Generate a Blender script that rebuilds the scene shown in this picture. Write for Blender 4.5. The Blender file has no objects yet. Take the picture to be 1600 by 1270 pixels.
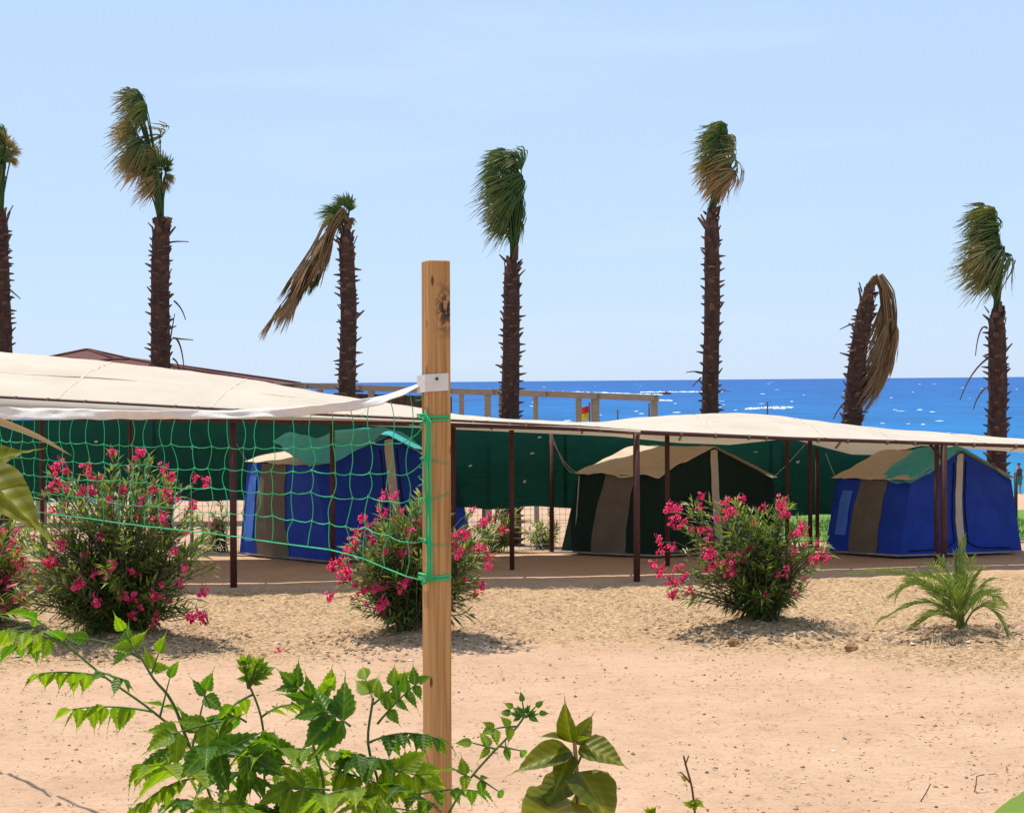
import bpy, math, random
from mathutils import Vector, Matrix, noise
random.seed(7)
R = math.radians
S = bpy.context.scene
COL = S.collection

# ------------------------------------------------------------------ camera, sky, sun, exposure
FPX = 2400.0
EYE = Vector((0, 0, 2.7))
PITCH, ROLL = 0.94, -0.5
CM = Matrix.Rotation(R(90 - PITCH), 4, 'X') @ Matrix.Rotation(R(ROLL), 4, 'Z')
cd = bpy.data.cameras.new('camera'); cam = bpy.data.objects.new('camera', cd); COL.objects.link(cam)
cam.matrix_world = Matrix.Translation(EYE) @ CM
cd.lens = 36 * FPX / 1600; cd.sensor_width = 36; cd.clip_start = 0.05; cd.clip_end = 90000
S.camera = cam
SUN_EL, SUN_AZ = 72.0, -45.0           # azimuth from +Y towards +X
w = bpy.data.worlds.new('World'); S.world = w; w.use_nodes = True
nt = w.node_tree; bgn = nt.nodes['Background']
sky = nt.nodes.new('ShaderNodeTexSky'); sky.sky_type = 'NISHITA'; sky.sun_disc = False
sky.sun_elevation = R(SUN_EL); sky.sun_rotation = R(SUN_AZ)
sky.air_density = 1.0; sky.dust_density = 0.2; sky.ozone_density = 2.0
# thin high cirrus over the whole sky
tc = nt.nodes.new('ShaderNodeTexCoord'); mp = nt.nodes.new('ShaderNodeMapping'); mp.inputs['Scale'].default_value = (2.0, 3.0, 14)
nz = nt.nodes.new('ShaderNodeTexNoise'); nz.inputs['Scale'].default_value = 1.6; nz.inputs['Detail'].default_value = 6
rp = nt.nodes.new('ShaderNodeValToRGB'); rp.color_ramp.elements[0].position = .56; rp.color_ramp.elements[1].position = .9
rp.color_ramp.elements[1].color = (.28, .28, .28, 1)
mx = nt.nodes.new('ShaderNodeMixRGB'); mx.inputs[2].default_value = (7.0, 7.7, 8.6, 1)
L = nt.links.new
L(tc.outputs['Generated'], mp.inputs['Vector']); L(mp.outputs[0], nz.inputs['Vector']); L(nz.outputs['Fac'], rp.inputs[0])
hz = nt.nodes.new('ShaderNodeMixRGB'); hz.inputs[0].default_value = .78; hz.inputs[2].default_value = (4.55, 6.05, 8.3, 1)   # summer haze, even over the whole sky
L(sky.outputs[0], hz.inputs[1]); L(rp.outputs[0], mx.inputs[0]); L(hz.outputs[0], mx.inputs[1]); L(mx.outputs[0], bgn.inputs['Color'])
bgn.inputs['Strength'].default_value = 0.118
sd = bpy.data.lights.new('sun', 'SUN'); sd.energy = 5.0; sd.angle = R(.5); sd.color = (1, .95, .88)
so = bpy.data.objects.new('sun', sd); COL.objects.link(so)
sv = Vector((math.sin(R(SUN_AZ)) * math.cos(R(SUN_EL)), math.cos(R(SUN_AZ)) * math.cos(R(SUN_EL)), math.sin(R(SUN_EL))))
so.rotation_euler = sv.to_track_quat('Z', 'Y').to_euler(); so.location = (0, 0, 30)
S.view_settings.view_transform = 'Standard'; S.view_settings.look = 'None'
S.view_settings.exposure = 0.12; S.view_settings.gamma = 1

# ------------------------------------------------------------------ surveying helpers
def ray(px, py):
    return CM.to_3x3() @ Vector(((px - 800) / FPX, -(py - 635) / FPX, -1))
def at(px, py, Y):
    d = ray(px, py); return EYE + d * (Y / d.y)
def T(y):
    if y <= 21.5: return 0.0
    if y <= 32: return -.045 * (y - 21.5)
    if y <= 88: return -.4725 - 3.5275 * (y - 32) / 56
    return -4.0 - .07 * (y - 88)
SEA = -4.0
def gp(px, py):
    d = ray(px, py); y = 2.0
    while y < 400:
        p = EYE + d * (y / d.y)
        if p.z <= T(y): return Vector((p.x, p.y, T(p.y)))
        y += .02 if y < 40 else .2
    return p
def lerp(a, b, t): return a + (b - a) * t
def ip(tab, x):
    if x <= tab[0][0]: return tab[0][1]
    for (a, b), (c, d) in zip(tab, tab[1:]):
        if x <= c: return b + (d - b) * (x - a) / (c - a)
    return tab[-1][1]
def N(x, y=0., z=0.): return noise.noise(Vector((x, y, z)))
U = random.uniform
def rv(s=1.): return Vector((U(-s, s), U(-s, s), U(-s, s)))

class MB:
    def __init__(s): s.v = []; s.f = []; s.c = []
    def vert(s, p, c=None): s.v.append((p[0], p[1], p[2])); s.c.append(c if c is not None else 0.); return len(s.v) - 1
    def face(s, *i): s.f.append(i)
    def box(s, a, b, M=None):
        o = len(s.v)
        for z in (a[2], b[2]):
            for x, y in ((a[0], a[1]), (b[0], a[1]), (b[0], b[1]), (a[0], b[1])):
                p = Vector((x, y, z)); s.vert(M @ p if M else p)
        for q in ((3, 2, 1, 0), (4, 5, 6, 7), (0, 1, 5, 4), (1, 2, 6, 5), (2, 3, 7, 6), (3, 0, 4, 7)): s.f.append(tuple(o + i for i in q))
    def tube(s, pts, rad, n=6, cap=True, col=None):
        pts = [Vector(p) for p in pts]; k = len(pts)
        if not hasattr(rad, '__len__'): rad = [rad] * k
        t0 = (pts[1] - pts[0]).normalized()
        a = t0.orthogonal().normalized(); rings = []
        for i, p in enumerate(pts):
            t = (pts[min(i + 1, k - 1)] - pts[max(i - 1, 0)])
            t = t.normalized() if t.length > 1e-9 else t0
            a = (a - t * a.dot(t)); a = a.normalized() if a.length > 1e-6 else t.orthogonal().normalized()
            b = t.cross(a); ring = []
            for j in range(n):
                an = 2 * math.pi * j / n
                ring.append(s.vert(p + (a * math.cos(an) + b * math.sin(an)) * rad[i], col[i] if col else 0.))
            rings.append(ring)
        for r0, r1 in zip(rings, rings[1:]):
            for j in range(n): s.f.append((r0[j], r0[(j + 1) % n], r1[(j + 1) % n], r1[j]))
        if cap and n > 2: s.f.append(tuple(reversed(rings[0]))); s.f.append(tuple(rings[-1]))
    def beam(s, a, b, wx, wz):
        """rectangular bar from a to b"""
        a = Vector(a); b = Vector(b); t = (b - a).normalized()
        up = Vector((0, 0, 1)) if abs(t.z) < .9 else Vector((0, 1, 0))
        sx = t.cross(up).normalized(); uz = sx.cross(t); o = len(s.v)
        for p in (a, b):
            for i, j in ((-1, -1), (1, -1), (1, 1), (-1, 1)): s.vert(p + sx * i * wx / 2 + uz * j * wz / 2)
        for q in ((3, 2, 1, 0), (4, 5, 6, 7), (0, 1, 5, 4), (1, 2, 6, 5), (2, 3, 7, 6), (3, 0, 4, 7)): s.f.append(tuple(o + i for i in q))
    def patch(s, fn, nu, nv, u0=0., u1=1., v0=0., v1=1., cf=None):
        o = len(s.v)
        for j in range(nv + 1):
            for i in range(nu + 1):
                u = u0 + (u1 - u0) * i / nu; v = v0 + (v1 - v0) * j / nv
                s.vert(fn(u, v), cf(u, v) if cf else 0.)
        for j in range(nv):
            for i in range(nu):
                a = o + j * (nu + 1) + i; s.f.append((a, a + 1, a + nu + 2, a + nu + 1))
    def mesh(s, name, m=None, smooth=True, attr=None):
        me = bpy.data.meshes.new(name); me.from_pydata(s.v, [], s.f)
        if attr:
            at_ = me.attributes.new(attr, 'FLOAT', 'POINT'); at_.data.foreach_set('value', [float(c) for c in s.c])
        if m: me.materials.append(m)
        me.polygons.foreach_set('use_smooth', [smooth] * len(me.polygons)); me.update()
        return me
    def build(s, name, m, parent=None, smooth=True, attr=None):
        return link(name, s.mesh(name, m, smooth, attr), parent)
def link(name, me, parent=None, M=None):
    o = bpy.data.objects.new(name, me); COL.objects.link(o)
    if parent is not None:
        o.parent = parent; o.matrix_parent_inverse = Matrix.Translation(-Vector(parent_world(parent)))
    if M is not None: o.matrix_world = M if parent is None else M; 
    return o
def parent_world(p):
    v = Vector(p.location); q = p.parent
    return v if q is None else v * 0 + Vector(p.location)
def thing(name, loc, label, cat, group=None):
    o = bpy.data.objects.new(name, None); COL.objects.link(o); o.location = loc; o.empty_display_size = .1
    return tag(o, label, cat, group)
def tag(o, label, cat, group=None):
    o['label'] = label; o['category'] = cat
    if group: o['group'] = group
    return o
def kind(o, k): o['kind'] = k; return o

# ------------------------------------------------------------------ materials
def mat(name, c1, c2=None, scale=8., rough=.8, bump=0., bscale=None, trans=0., tcol=None, stretch=(1, 1, 1), spec=.3, detail=6, metal=0., sheen=0.):
    m = bpy.data.materials.new(name); m.use_nodes = True; t = m.node_tree; b = t.nodes['Principled BSDF']
    b.inputs['Roughness'].default_value = rough; b.inputs['Specular IOR Level'].default_value = spec; b.inputs['Metallic'].default_value = metal
    k = t.links.new
    tcn = t.nodes.new('ShaderNodeTexCoord'); mpn = t.nodes.new('ShaderNodeMapping'); mpn.inputs['Scale'].default_value = stretch
    k(tcn.outputs['Object'], mpn.inputs[0])
    n = t.nodes.new('ShaderNodeTexNoise'); n.inputs['Scale'].default_value = scale; n.inputs['Detail'].default_value = detail; n.inputs['Roughness'].default_value = .6
    k(mpn.outputs[0], n.inputs['Vector'])
    c2 = c2 or tuple(x * .7 for x in c1)
    r = t.nodes.new('ShaderNodeValToRGB'); r.color_ramp.elements[0].position = .3; r.color_ramp.elements[1].position = .7
    r.color_ramp.elements[0].color = (*c2, 1); r.color_ramp.elements[1].color = (*c1, 1)
    k(n.outputs['Fac'], r.inputs[0]); k(r.outputs[0], b.inputs['Base Color'])
    if bump:
        bn = t.nodes.new('ShaderNodeBump'); bn.inputs['Strength'].default_value = bump; bn.inputs['Distance'].default_value = .02
        n2 = t.nodes.new('ShaderNodeTexNoise'); n2.inputs['Scale'].default_value = bscale or scale * 3; n2.inputs['Detail'].default_value = 5
        k(mpn.outputs[0], n2.inputs['Vector']); k(n2.outputs['Fac'], bn.inputs['Height']); k(bn.outputs[0], b.inputs['Normal'])
    if trans:
        tr = t.nodes.new('ShaderNodeBsdfTranslucent'); ms = t.nodes.new('ShaderNodeMixShader'); ms.inputs[0].default_value = trans
        if tcol: tr.inputs[0].default_value = (*tcol, 1)
        else: k(r.outputs[0], tr.inputs[0])
        k(b.outputs[0], ms.inputs[1]); k(tr.outputs[0], ms.inputs[2]); k(ms.outputs[0], t.nodes['Material Output'].inputs[0])
    m['ramp'] = r.name
    return m
def attrmat(name, stops, attr='t', rough=.7, trans=0., bump=0., tmul=1.3, spec=.3, nsc=9., nam=.35, veins=0.):
    """colour runs along an attribute stored on the vertices (age of the leaf from base to tip)"""
    m = bpy.data.materials.new(name); m.use_nodes = True; t = m.node_tree; b = t.nodes['Principled BSDF']; k = t.links.new
    b.inputs['Roughness'].default_value = rough; b.inputs['Specular IOR Level'].default_value = spec
    a = t.nodes.new('ShaderNodeAttribute'); a.attribute_name = attr
    n = t.nodes.new('ShaderNodeTexNoise'); n.inputs['Scale'].default_value = nsc; n.inputs['Detail'].default_value = 3
    sb = t.nodes.new('ShaderNodeMath'); sb.operation = 'MULTIPLY_ADD'; sb.inputs[1].default_value = nam; k(n.outputs['Fac'], sb.inputs[0])
    ad = t.nodes.new('ShaderNodeMath'); ad.operation = 'SUBTRACT'; ad.inputs[1].default_value = nam * .5
    k(a.outputs['Fac'], sb.inputs[2]); k(sb.outputs[0], ad.inputs[0])
    r = t.nodes.new('ShaderNodeValToRGB'); el = r.color_ramp.elements
    el[0].position = stops[0][0]; el[0].color = (*stops[0][1], 1); el[1].position = stops[-1][0]; el[1].color = (*stops[-1][1], 1)
    for p, c in stops[1:-1]: e = el.new(p); e.color = (*c, 1)
    k(ad.outputs[0], r.inputs[0])
    if veins:
        # midrib and slanting side veins drawn in the leaf's own coordinates, paler and slightly sunk
        tcn = t.nodes.new('ShaderNodeTexCoord'); sx = t.nodes.new('ShaderNodeSeparateXYZ'); k(tcn.outputs['Object'], sx.inputs[0])
        def mth(op, x, y=None, z=None):
            q = t.nodes.new('ShaderNodeMath'); q.operation = op
            for i_, v_ in enumerate((x, y, z)):
                if v_ is None: continue
                if isinstance(v_, (int, float)): q.inputs[i_].default_value = v_
                else: k(v_, q.inputs[i_])
            return q.outputs[0]
        ay = mth('ABSOLUTE', sx.outputs[1]); ph = mth('MULTIPLY_ADD', ay, -.75, sx.outputs[0]); sn = mth('SINE', mth('MULTIPLY', ph, 46.))
        side = mth('GREATER_THAN', sn, .86); mid = mth('LESS_THAN', ay, .013); vn = mth('MAXIMUM', mth('MULTIPLY', side, .35), mid)
        mv = t.nodes.new('ShaderNodeMixRGB'); mv.blend_type = 'MIX'; k(mth('MULTIPLY', vn, veins), mv.inputs[0]); k(r.outputs[0], mv.inputs[1]); mv.inputs[2].default_value = (.30, .40, .12, 1)
        bn = t.nodes.new('ShaderNodeBump'); bn.inputs['Strength'].default_value = .3; bn.inputs['Distance'].default_value = .004; k(mth('MULTIPLY_ADD', sn, -.35, mth('MULTIPLY', vn, -.6)), bn.inputs['Height']); k(bn.outputs[0], b.inputs['Normal'])
        r = mv
    k(r.outputs[0], b.inputs['Base Color'])
    if trans:
        tr = t.nodes.new('ShaderNodeBsdfTranslucent'); ms = t.nodes.new('ShaderNodeMixShader'); ms.inputs[0].default_value = trans
        ml = t.nodes.new('ShaderNodeMixRGB'); ml.blend_type = 'MULTIPLY'; ml.inputs[0].default_value = 1; ml.inputs[2].default_value = (1.5 * tmul, 1.5 * tmul, .6 * tmul, 1)
        k(r.outputs[0], ml.inputs[1]); k(ml.outputs[0], tr.inputs[0])
        k(b.outputs[0], ms.inputs[1]); k(tr.outputs[0], ms.inputs[2]); k(ms.outputs[0], t.nodes['Material Output'].inputs[0])
    return m
M = {}
M['rust'] = mat('rust_paint', (.10, .030, .022), (.05, .018, .014), 14, .6, .15)
M['fabric'] = mat('shade_cloth', (.60, .52, .42), (.51, .435, .34), 1.1, .9, .25, 90, trans=.14, tcol=(.85, .70, .50))
M['blue'] = mat('tent_blue', (.018, .070, .48), (.012, .048, .35), 3, .75, .25, 25, trans=.12)
M['sunlit_blue'] = mat('tent_blue_sunlit', (.12, .30, .92), (.09, .22, .8), 3, .75, .2, 25, trans=.3)  # tent blue with leaked sunlight put into the colour
M['tgreen'] = mat('tent_green', (.008, .030, .020), (.005, .019, .013), 3, .8, .25, 25, trans=.1)
M['taupe'] = mat('tent_window', (.17, .14, .10), (.13, .105, .075), 4, .85, .2, 40)
M['canvas'] = mat('tent_canvas', (.76, .60, .42), (.66, .51, .34), 4, .9, .25, 35, trans=.25)
M['cream'] = mat('cream_tape', (.60, .52, .42), (.50, .43, .34), 6, .85)
M['navy'] = mat('navy_piping', (.006, .008, .03), None, 6, .7)
M['teal'] = mat('teal_tarp', (.12, .60, .60), (.08, .48, .49), 3, .5, .4, 14, trans=.4, tcol=(.14, .72, .70))
M['screen'] = mat('green_screen', (.012, .070, .046), (.008, .048, .032), 2.2, .85, .3, 120, trans=.23, tcol=(.009, .072, .046), spec=.1, stretch=(1, 1, 3))
M['galv'] = mat('galvanised_wire', (.33, .32, .30), (.25, .24, .22), 10, .5, metal=.4)
M['rope'] = mat('white_rope', (.62, .60, .54), None, 20, .8)
M['tape'] = mat('net_tape', (.72, .69, .64), (.62, .59, .54), 8, .75, .2, 60)
M['netgreen'] = mat('net_cord', (.05, .60, .25), (.03, .42, .12), 5, .6, trans=.1)
M['wood'] = None
M['pergola'] = mat('weathered_timber', (.36, .29, .22), (.25, .20, .15), 5, .85, .3, stretch=(1, 1, 6))
M['brownwall'] = mat('brown_boards', (.10, .065, .045), None, 5, .85)
M['roof'] = mat('roof_tiles', (.13, .045, .035), (.09, .03, .024), 6, .85, .4, 30)
M['wall'] = mat('plaster_wall', (.55, .50, .44), None, 3, .9)
M['trunk'] = mat('palm_trunk', (.090, .045, .034), (.038, .019, .015), 9, .95, .8, 30, stretch=(1, 1, .5))
M['stub'] = mat('palm_stub', (.17, .092, .066), (.040, .021, .016), 4, .9, .4, 25)
M['frond'] = attrmat('palm_frond', [(0, (.035, .08, .016)), (.35, (.05, .10, .020)), (.62, (.17, .15, .055)), (.85, (.27, .17, .085)), (1, (.34, .21, .12))], trans=.22, rough=.6)
M['deadfrond'] = attrmat('dead_frond', [(0, (.17, .11, .05)), (.4, (.22, .13, .065)), (.8, (.25, .15, .08)), (1, (.32, .21, .12))], trans=.12, rough=.8)
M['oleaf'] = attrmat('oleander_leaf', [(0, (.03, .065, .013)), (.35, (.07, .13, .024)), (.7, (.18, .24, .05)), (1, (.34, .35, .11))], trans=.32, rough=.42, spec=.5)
M['ostem'] = mat('oleander_stem', (.13, .10, .06), None, 20, .85)
M['petal'] = attrmat('oleander_petal', [(0, (.42, .006, .07)), (.5, (.72, .04, .20)), (1, (.85, .20, .38))], trans=.3, rough=.6)
M['date'] = attrmat('young_date_leaf', [(0, (.20, .22, .05)), (.4, (.10, .17, .035)), (1, (.22, .25, .08))], trans=.3, rough=.45, spec=.5)
M['melia'] = attrmat('serrated_leaf', [(0, (.016, .050, .002)), (.45, (.042, .115, .004)), (.75, (.10, .20, .007)), (1, (.20, .30, .010))], trans=.52, rough=.4, spec=.22, nam=.5, nsc=3, veins=.28)
M['broad'] = attrmat('broad_leaf', [(0, (.045, .055, .002)), (.5, (.095, .105, .003)), (1, (.25, .26, .01))], trans=.42, rough=.45, spec=.25, nam=.5, nsc=4, veins=.2)
M['stalk'] = mat('green_stalk', (.10, .17, .035), (.06, .10, .025), 20, .6)
M['pinkstalk'] = mat('pink_stalk', (.36, .22, .14), (.26, .20, .09), 30, .6)
M['twig'] = mat('brown_twig', (.14, .09, .05), None, 30, .9)
M['dryblade'] = mat('dry_blade', (.50, .36, .17), (.40, .27, .12), 12, .75, trans=.25)
M['straw'] = attrmat('straw', [(0, (.16, .09, .045)), (.4, (.42, .265, .14)), (1, (.66, .47, .29))], rough=.9)
M['pebble'] = attrmat('pebble', [(0, (.07, .045, .03)), (.5, (.28, .18, .12)), (1, (.62, .52, .42))], rough=.9)
M['grass'] = attrmat('grass', [(0, (.05, .12, .012)), (1, (.13, .25, .03))], rough=.7, trans=.2)
M['foam'] = mat('sea_foam', (.80, .84, .86), (.62, .72, .80), .5, .9)
M['hullwhite'] = mat('white_hull', (.78, .77, .70), None, 1, .4)
M['hullred'] = mat('red_hull', (.60, .05, .05), None, 1, .5)
M['yellow'] = mat('flag_yellow', (.75, .58, .03), None, 4, .8, trans=.25)
M['red'] = mat('flag_red', (.62, .03, .03), None, 4, .8, trans=.25)
M['dark'] = mat('dark_metal', (.03, .03, .035), None, 8, .6)
M['skin'] = mat('skin', (.40, .22, .14), None, 8, .6)
M['shirt'] = mat('dark_shirt', (.05, .05, .06), None, 8, .9)
M['shorts'] = mat('teal_shorts', (.03, .22, .22), None, 8, .9)
M['cord'] = mat('dull_cord', (.26, .21, .16), (.16, .12, .09), 12, .9)
M['sheet'] = mat('ground_sheet', (.36, .34, .31), (.22, .20, .18), 6, .8)

def woodmat():
    m = bpy.data.materials.new('pine_post'); m.use_nodes = True; t = m.node_tree; b = t.nodes['Principled BSDF']; k = t.links.new
    b.inputs['Roughness'].default_value = .72; b.inputs['Specular IOR Level'].default_value = .25
    tcn = t.nodes.new('ShaderNodeTexCoord'); mpn = t.nodes.new('ShaderNodeMapping'); mpn.inputs['Scale'].default_value = (60, 60, 1.6)
    k(tcn.outputs['Object'], mpn.inputs[0])
    n = t.nodes.new('ShaderNodeTexNoise'); n.inputs['Scale'].default_value = 1.; n.inputs['Detail'].default_value = 5; n.inputs['Distortion'].default_value = .6
    k(mpn.outputs[0], n.inputs['Vector'])
    r = t.nodes.new('ShaderNodeValToRGB'); r.color_ramp.elements[0].position = .32; r.color_ramp.elements[0].color = (.33, .155, .05, 1)
    r.color_ramp.elements[1].position = .66; r.color_ramp.elements[1].color = (.54, .295, .11, 1); k(n.outputs['Fac'], r.inputs[0])
    # knots: sparse cells stretched along the grain
    mp2 = t.nodes.new('ShaderNodeMapping'); mp2.inputs['Scale'].default_value = (16, 16, 5.0); k(tcn.outputs['Object'], mp2.inputs[0])
    vo = t.nodes.new('ShaderNodeTexVoronoi'); vo.inputs['Scale'].default_value = 1.; k(mp2.outputs[0], vo.inputs['Vector'])
    r2 = t.nodes.new('ShaderNodeValToRGB'); r2.color_ramp.elements[0].position = .10; r2.color_ramp.elements[0].color = (0, 0, 0, 1); r2.color_ramp.elements[1].position = .17
    k(vo.outputs['Distance'], r2.inputs[0])
    m1 = t.nodes.new('ShaderNodeMixRGB'); m1.blend_type = 'MIX'; m1.inputs[1].default_value = (.13, .05, .02, 1); k(r2.outputs[0], m1.inputs[0]); k(r.outputs[0], m1.inputs[2])
    # smudged black ink stain near the top of the face
    sx = t.nodes.new('ShaderNodeSeparateXYZ'); k(tcn.outputs['Object'], sx.inputs[0])
    sub = t.nodes.new('ShaderNodeMath'); sub.operation = 'SUBTRACT'; sub.inputs[1].default_value = 3.03; k(sx.outputs[2], sub.inputs[0])
    ab = t.nodes.new('ShaderNodeMath'); ab.operation = 'ABSOLUTE'; k(sub.outputs[0], ab.inputs[0])
    mr = t.nodes.new('ShaderNodeMapRange'); mr.inputs[1].default_value = .02; mr.inputs[2].default_value = .15; mr.inputs[3].default_value = 1; mr.inputs[4].default_value = 0; k(ab.outputs[0], mr.inputs[0])
    mrx = t.nodes.new('ShaderNodeMapRange'); mrx.inputs[1].default_value = -.03; mrx.inputs[2].default_value = .012; k(sx.outputs[0], mrx.inputs[0])
    n3 = t.nodes.new('ShaderNodeTexNoise'); n3.inputs['Scale'].default_value = 42; n3.inputs['Detail'].default_value = 4; k(tcn.outputs['Object'], n3.inputs['Vector'])
    r3 = t.nodes.new('ShaderNodeValToRGB'); r3.color_ramp.elements[0].position = .43; r3.color_ramp.elements[1].position = .50; k(n3.outputs['Fac'], r3.inputs[0])
    a1 = t.nodes.new('ShaderNodeMath'); a1.operation = 'MULTIPLY'; k(mr.outputs[0], a1.inputs[0]); k(mrx.outputs[0], a1.inputs[1])
    a2 = t.nodes.new('ShaderNodeMath'); a2.operation = 'MULTIPLY'; k(a1.outputs[0], a2.inputs[0]); k(r3.outputs[0], a2.inputs[1])
    m2 = t.nodes.new('ShaderNodeMixRGB'); m2.inputs[2].default_value = (.035, .026, .02, 1); k(a2.outputs[0], m2.inputs[0]); k(m1.outputs[0], m2.inputs[1])
    k(m2.outputs[0], b.inputs['Base Color'])
    bn = t.nodes.new('ShaderNodeBump'); bn.inputs['Strength'].default_value = .25; bn.inputs['Distance'].default_value = .004; k(n.outputs['Fac'], bn.inputs['Height']); k(bn.outputs[0], b.inputs['Normal'])
    return m
M['wood'] = woodmat()

def groundmat():
    m = bpy.data.materials.new('sandy_ground'); m.use_nodes = True; t = m.node_tree; b = t.nodes['Principled BSDF']; k = t.links.new
    b.inputs['Roughness'].default_value = .95; b.inputs['Specular IOR Level'].default_value = .1
    tcn = t.nodes.new('ShaderNodeTexCoord'); a = t.nodes.new('ShaderNodeAttribute'); a.attribute_name = 't'
    def nz(scale, stretch=(1, 1, 1), det=6):
        mpn = t.nodes.new('ShaderNodeMapping'); mpn.inputs['Scale'].default_value = stretch; k(tcn.outputs['Object'], mpn.inputs[0])
        n = t.nodes.new('ShaderNodeTexNoise'); n.inputs['Scale'].default_value = scale; n.inputs['Detail'].default_value = det; n.inputs['Roughness'].default_value = .65
        k(mpn.outputs[0], n.inputs['Vector']); return n
    def ramp(src, *st):
        r = t.nodes.new('ShaderNodeValToRGB'); el = r.color_ramp.elements
        el[0].position = st[0][0]; el[0].color = (*st[0][1], 1); el[1].position = st[-1][0]; el[1].color = (*st[-1][1], 1)
        for p, c in st[1:-1]: e = el.new(p); e.color = (*c, 1)
        k(src, r.inputs[0]); return r
    big = nz(.8, det=4); fine = nz(26); mid = nz(5, (1, 2.2, 1))
    sand = ramp(big.outputs['Fac'], (.3, (.44, .278, .172)), (.7, (.535, .350, .228)))
    f1 = ramp(fine.outputs['Fac'], (.30, (.62, .58, .54)), (.46, (1, 1, 1)))
    x1 = t.nodes.new('ShaderNodeMixRGB'); x1.blend_type = 'MULTIPLY'; x1.inputs[0].default_value = .8; k(sand.outputs[0], x1.inputs[1]); k(f1.outputs[0], x1.inputs[2])
    f2 = ramp(mid.outputs['Fac'], (.35, (.82, .80, .77)), (.55, (1, 1, 1)))
    x2 = t.nodes.new('ShaderNodeMixRGB'); x2.blend_type = 'MULTIPLY'; x2.inputs[0].default_value = .6; k(x1.outputs[0], x2.inputs[1]); k(f2.outputs[0], x2.inputs[2])
    st = nz(17, (1, 2.4, 1), 8)
    straw = ramp(st.outputs['Fac'], (.34, (.12, .065, .032)), (.47, (.38, .24, .125)), (.62, (.53, .365, .215)))
    mxn = t.nodes.new('ShaderNodeMixRGB'); k(a.outputs['Fac'], mxn.inputs[0]); k(x2.outputs[0], mxn.inputs[1]); k(straw.outputs[0], mxn.inputs[2])
    k(mxn.outputs[0], b.inputs['Base Color'])
    bn = t.nodes.new('ShaderNodeBump'); bn.inputs['Strength'].default_value = .55; bn.inputs['Distance'].default_value = .03
    k(fine.outputs['Fac'], bn.inputs['Height']); k(bn.outputs[0], b.inputs['Normal'])
    return m
M['ground'] = groundmat()

def seamat():
    m = bpy.data.materials.new('sea_water'); m.use_nodes = True; t = m.node_tree; b = t.nodes['Principled BSDF']; k = t.links.new
    b.inputs['Roughness'].default_value = .35; b.inputs['IOR'].default_value = 1.33; b.inputs['Specular IOR Level'].default_value = .02
    tcn = t.nodes.new('ShaderNodeTexCoord'); sx = t.nodes.new('ShaderNodeSeparateXYZ'); k(tcn.outputs['Object'], sx.inputs[0])
    def nz(scale, stretch, det=4):
        mpn = t.nodes.new('ShaderNodeMapping'); mpn.inputs['Scale'].default_value = stretch; k(tcn.outputs['Object'], mpn.inputs[0])
        n = t.nodes.new('ShaderNodeTexNoise'); n.inputs['Scale'].default_value = scale; n.inputs['Detail'].default_value = det; n.inputs['Roughness'].default_value = .7; k(mpn.outputs[0], n.inputs['Vector']); return n
    lg = t.nodes.new('ShaderNodeMath'); lg.operation = 'LOGARITHM'; lg.inputs[1].default_value = 10; k(sx.outputs[1], lg.inputs[0])
    mr = t.nodes.new('ShaderNodeMapRange'); mr.inputs[1].default_value = 1.9; mr.inputs[2].default_value = 4.0; k(lg.outputs[0], mr.inputs[0])
    r = t.nodes.new('ShaderNodeValToRGB'); el = r.color_ramp.elements
    el[0].position = 0; el[0].color = (.015, .30, .44, 1); el[1].position = 1; el[1].color = (.004, .095, .34, 1)
    e = el.new(.12); e.color = (.003, .165, .40, 1); e = el.new(.45); e.color = (.003, .118, .36, 1)
    k(mr.outputs[0], r.inputs[0])
    ch = nz(.5, (.35, .16, 1), 6); ch2 = nz(.09, (.35, .22, 1), 7)
    rr = t.nodes.new('ShaderNodeValToRGB'); rr.color_ramp.elements[0].position = .38; rr.color_ramp.elements[0].color = (.55, .64, .72, 1); rr.color_ramp.elements[1].position = .60; rr.color_ramp.elements[1].color = (1.0, 1.0, 1.0, 1)
    k(ch2.outputs['Fac'], rr.inputs[0])
    x = t.nodes.new('ShaderNodeMixRGB'); x.blend_type = 'MULTIPLY'; x.inputs[0].default_value = .8; k(r.outputs[0], x.inputs[1]); k(rr.outputs[0], x.inputs[2])
    rc = t.nodes.new('ShaderNodeValToRGB'); rc.color_ramp.elements[0].position = .3; rc.color_ramp.elements[0].color = (.45, .55, .66, 1); rc.color_ramp.elements[1].position = .7
    k(ch.outputs['Fac'], rc.inputs[0])
    x0 = t.nodes.new('ShaderNodeMixRGB'); x0.blend_type = 'MULTIPLY'; x0.inputs[0].default_value = .7; k(x.outputs[0], x0.inputs[1]); k(rc.outputs[0], x0.inputs[2])
    k(x0.outputs[0], b.inputs['Base Color'])
    bn = t.nodes.new('ShaderNodeBump'); bn.inputs['Strength'].default_value = .6; bn.inputs['Distance'].default_value = .6; k(ch.outputs['Fac'], bn.inputs['Height']); k(bn.outputs[0], b.inputs['Normal'])
    return m
M['sea'] = seamat()

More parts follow.
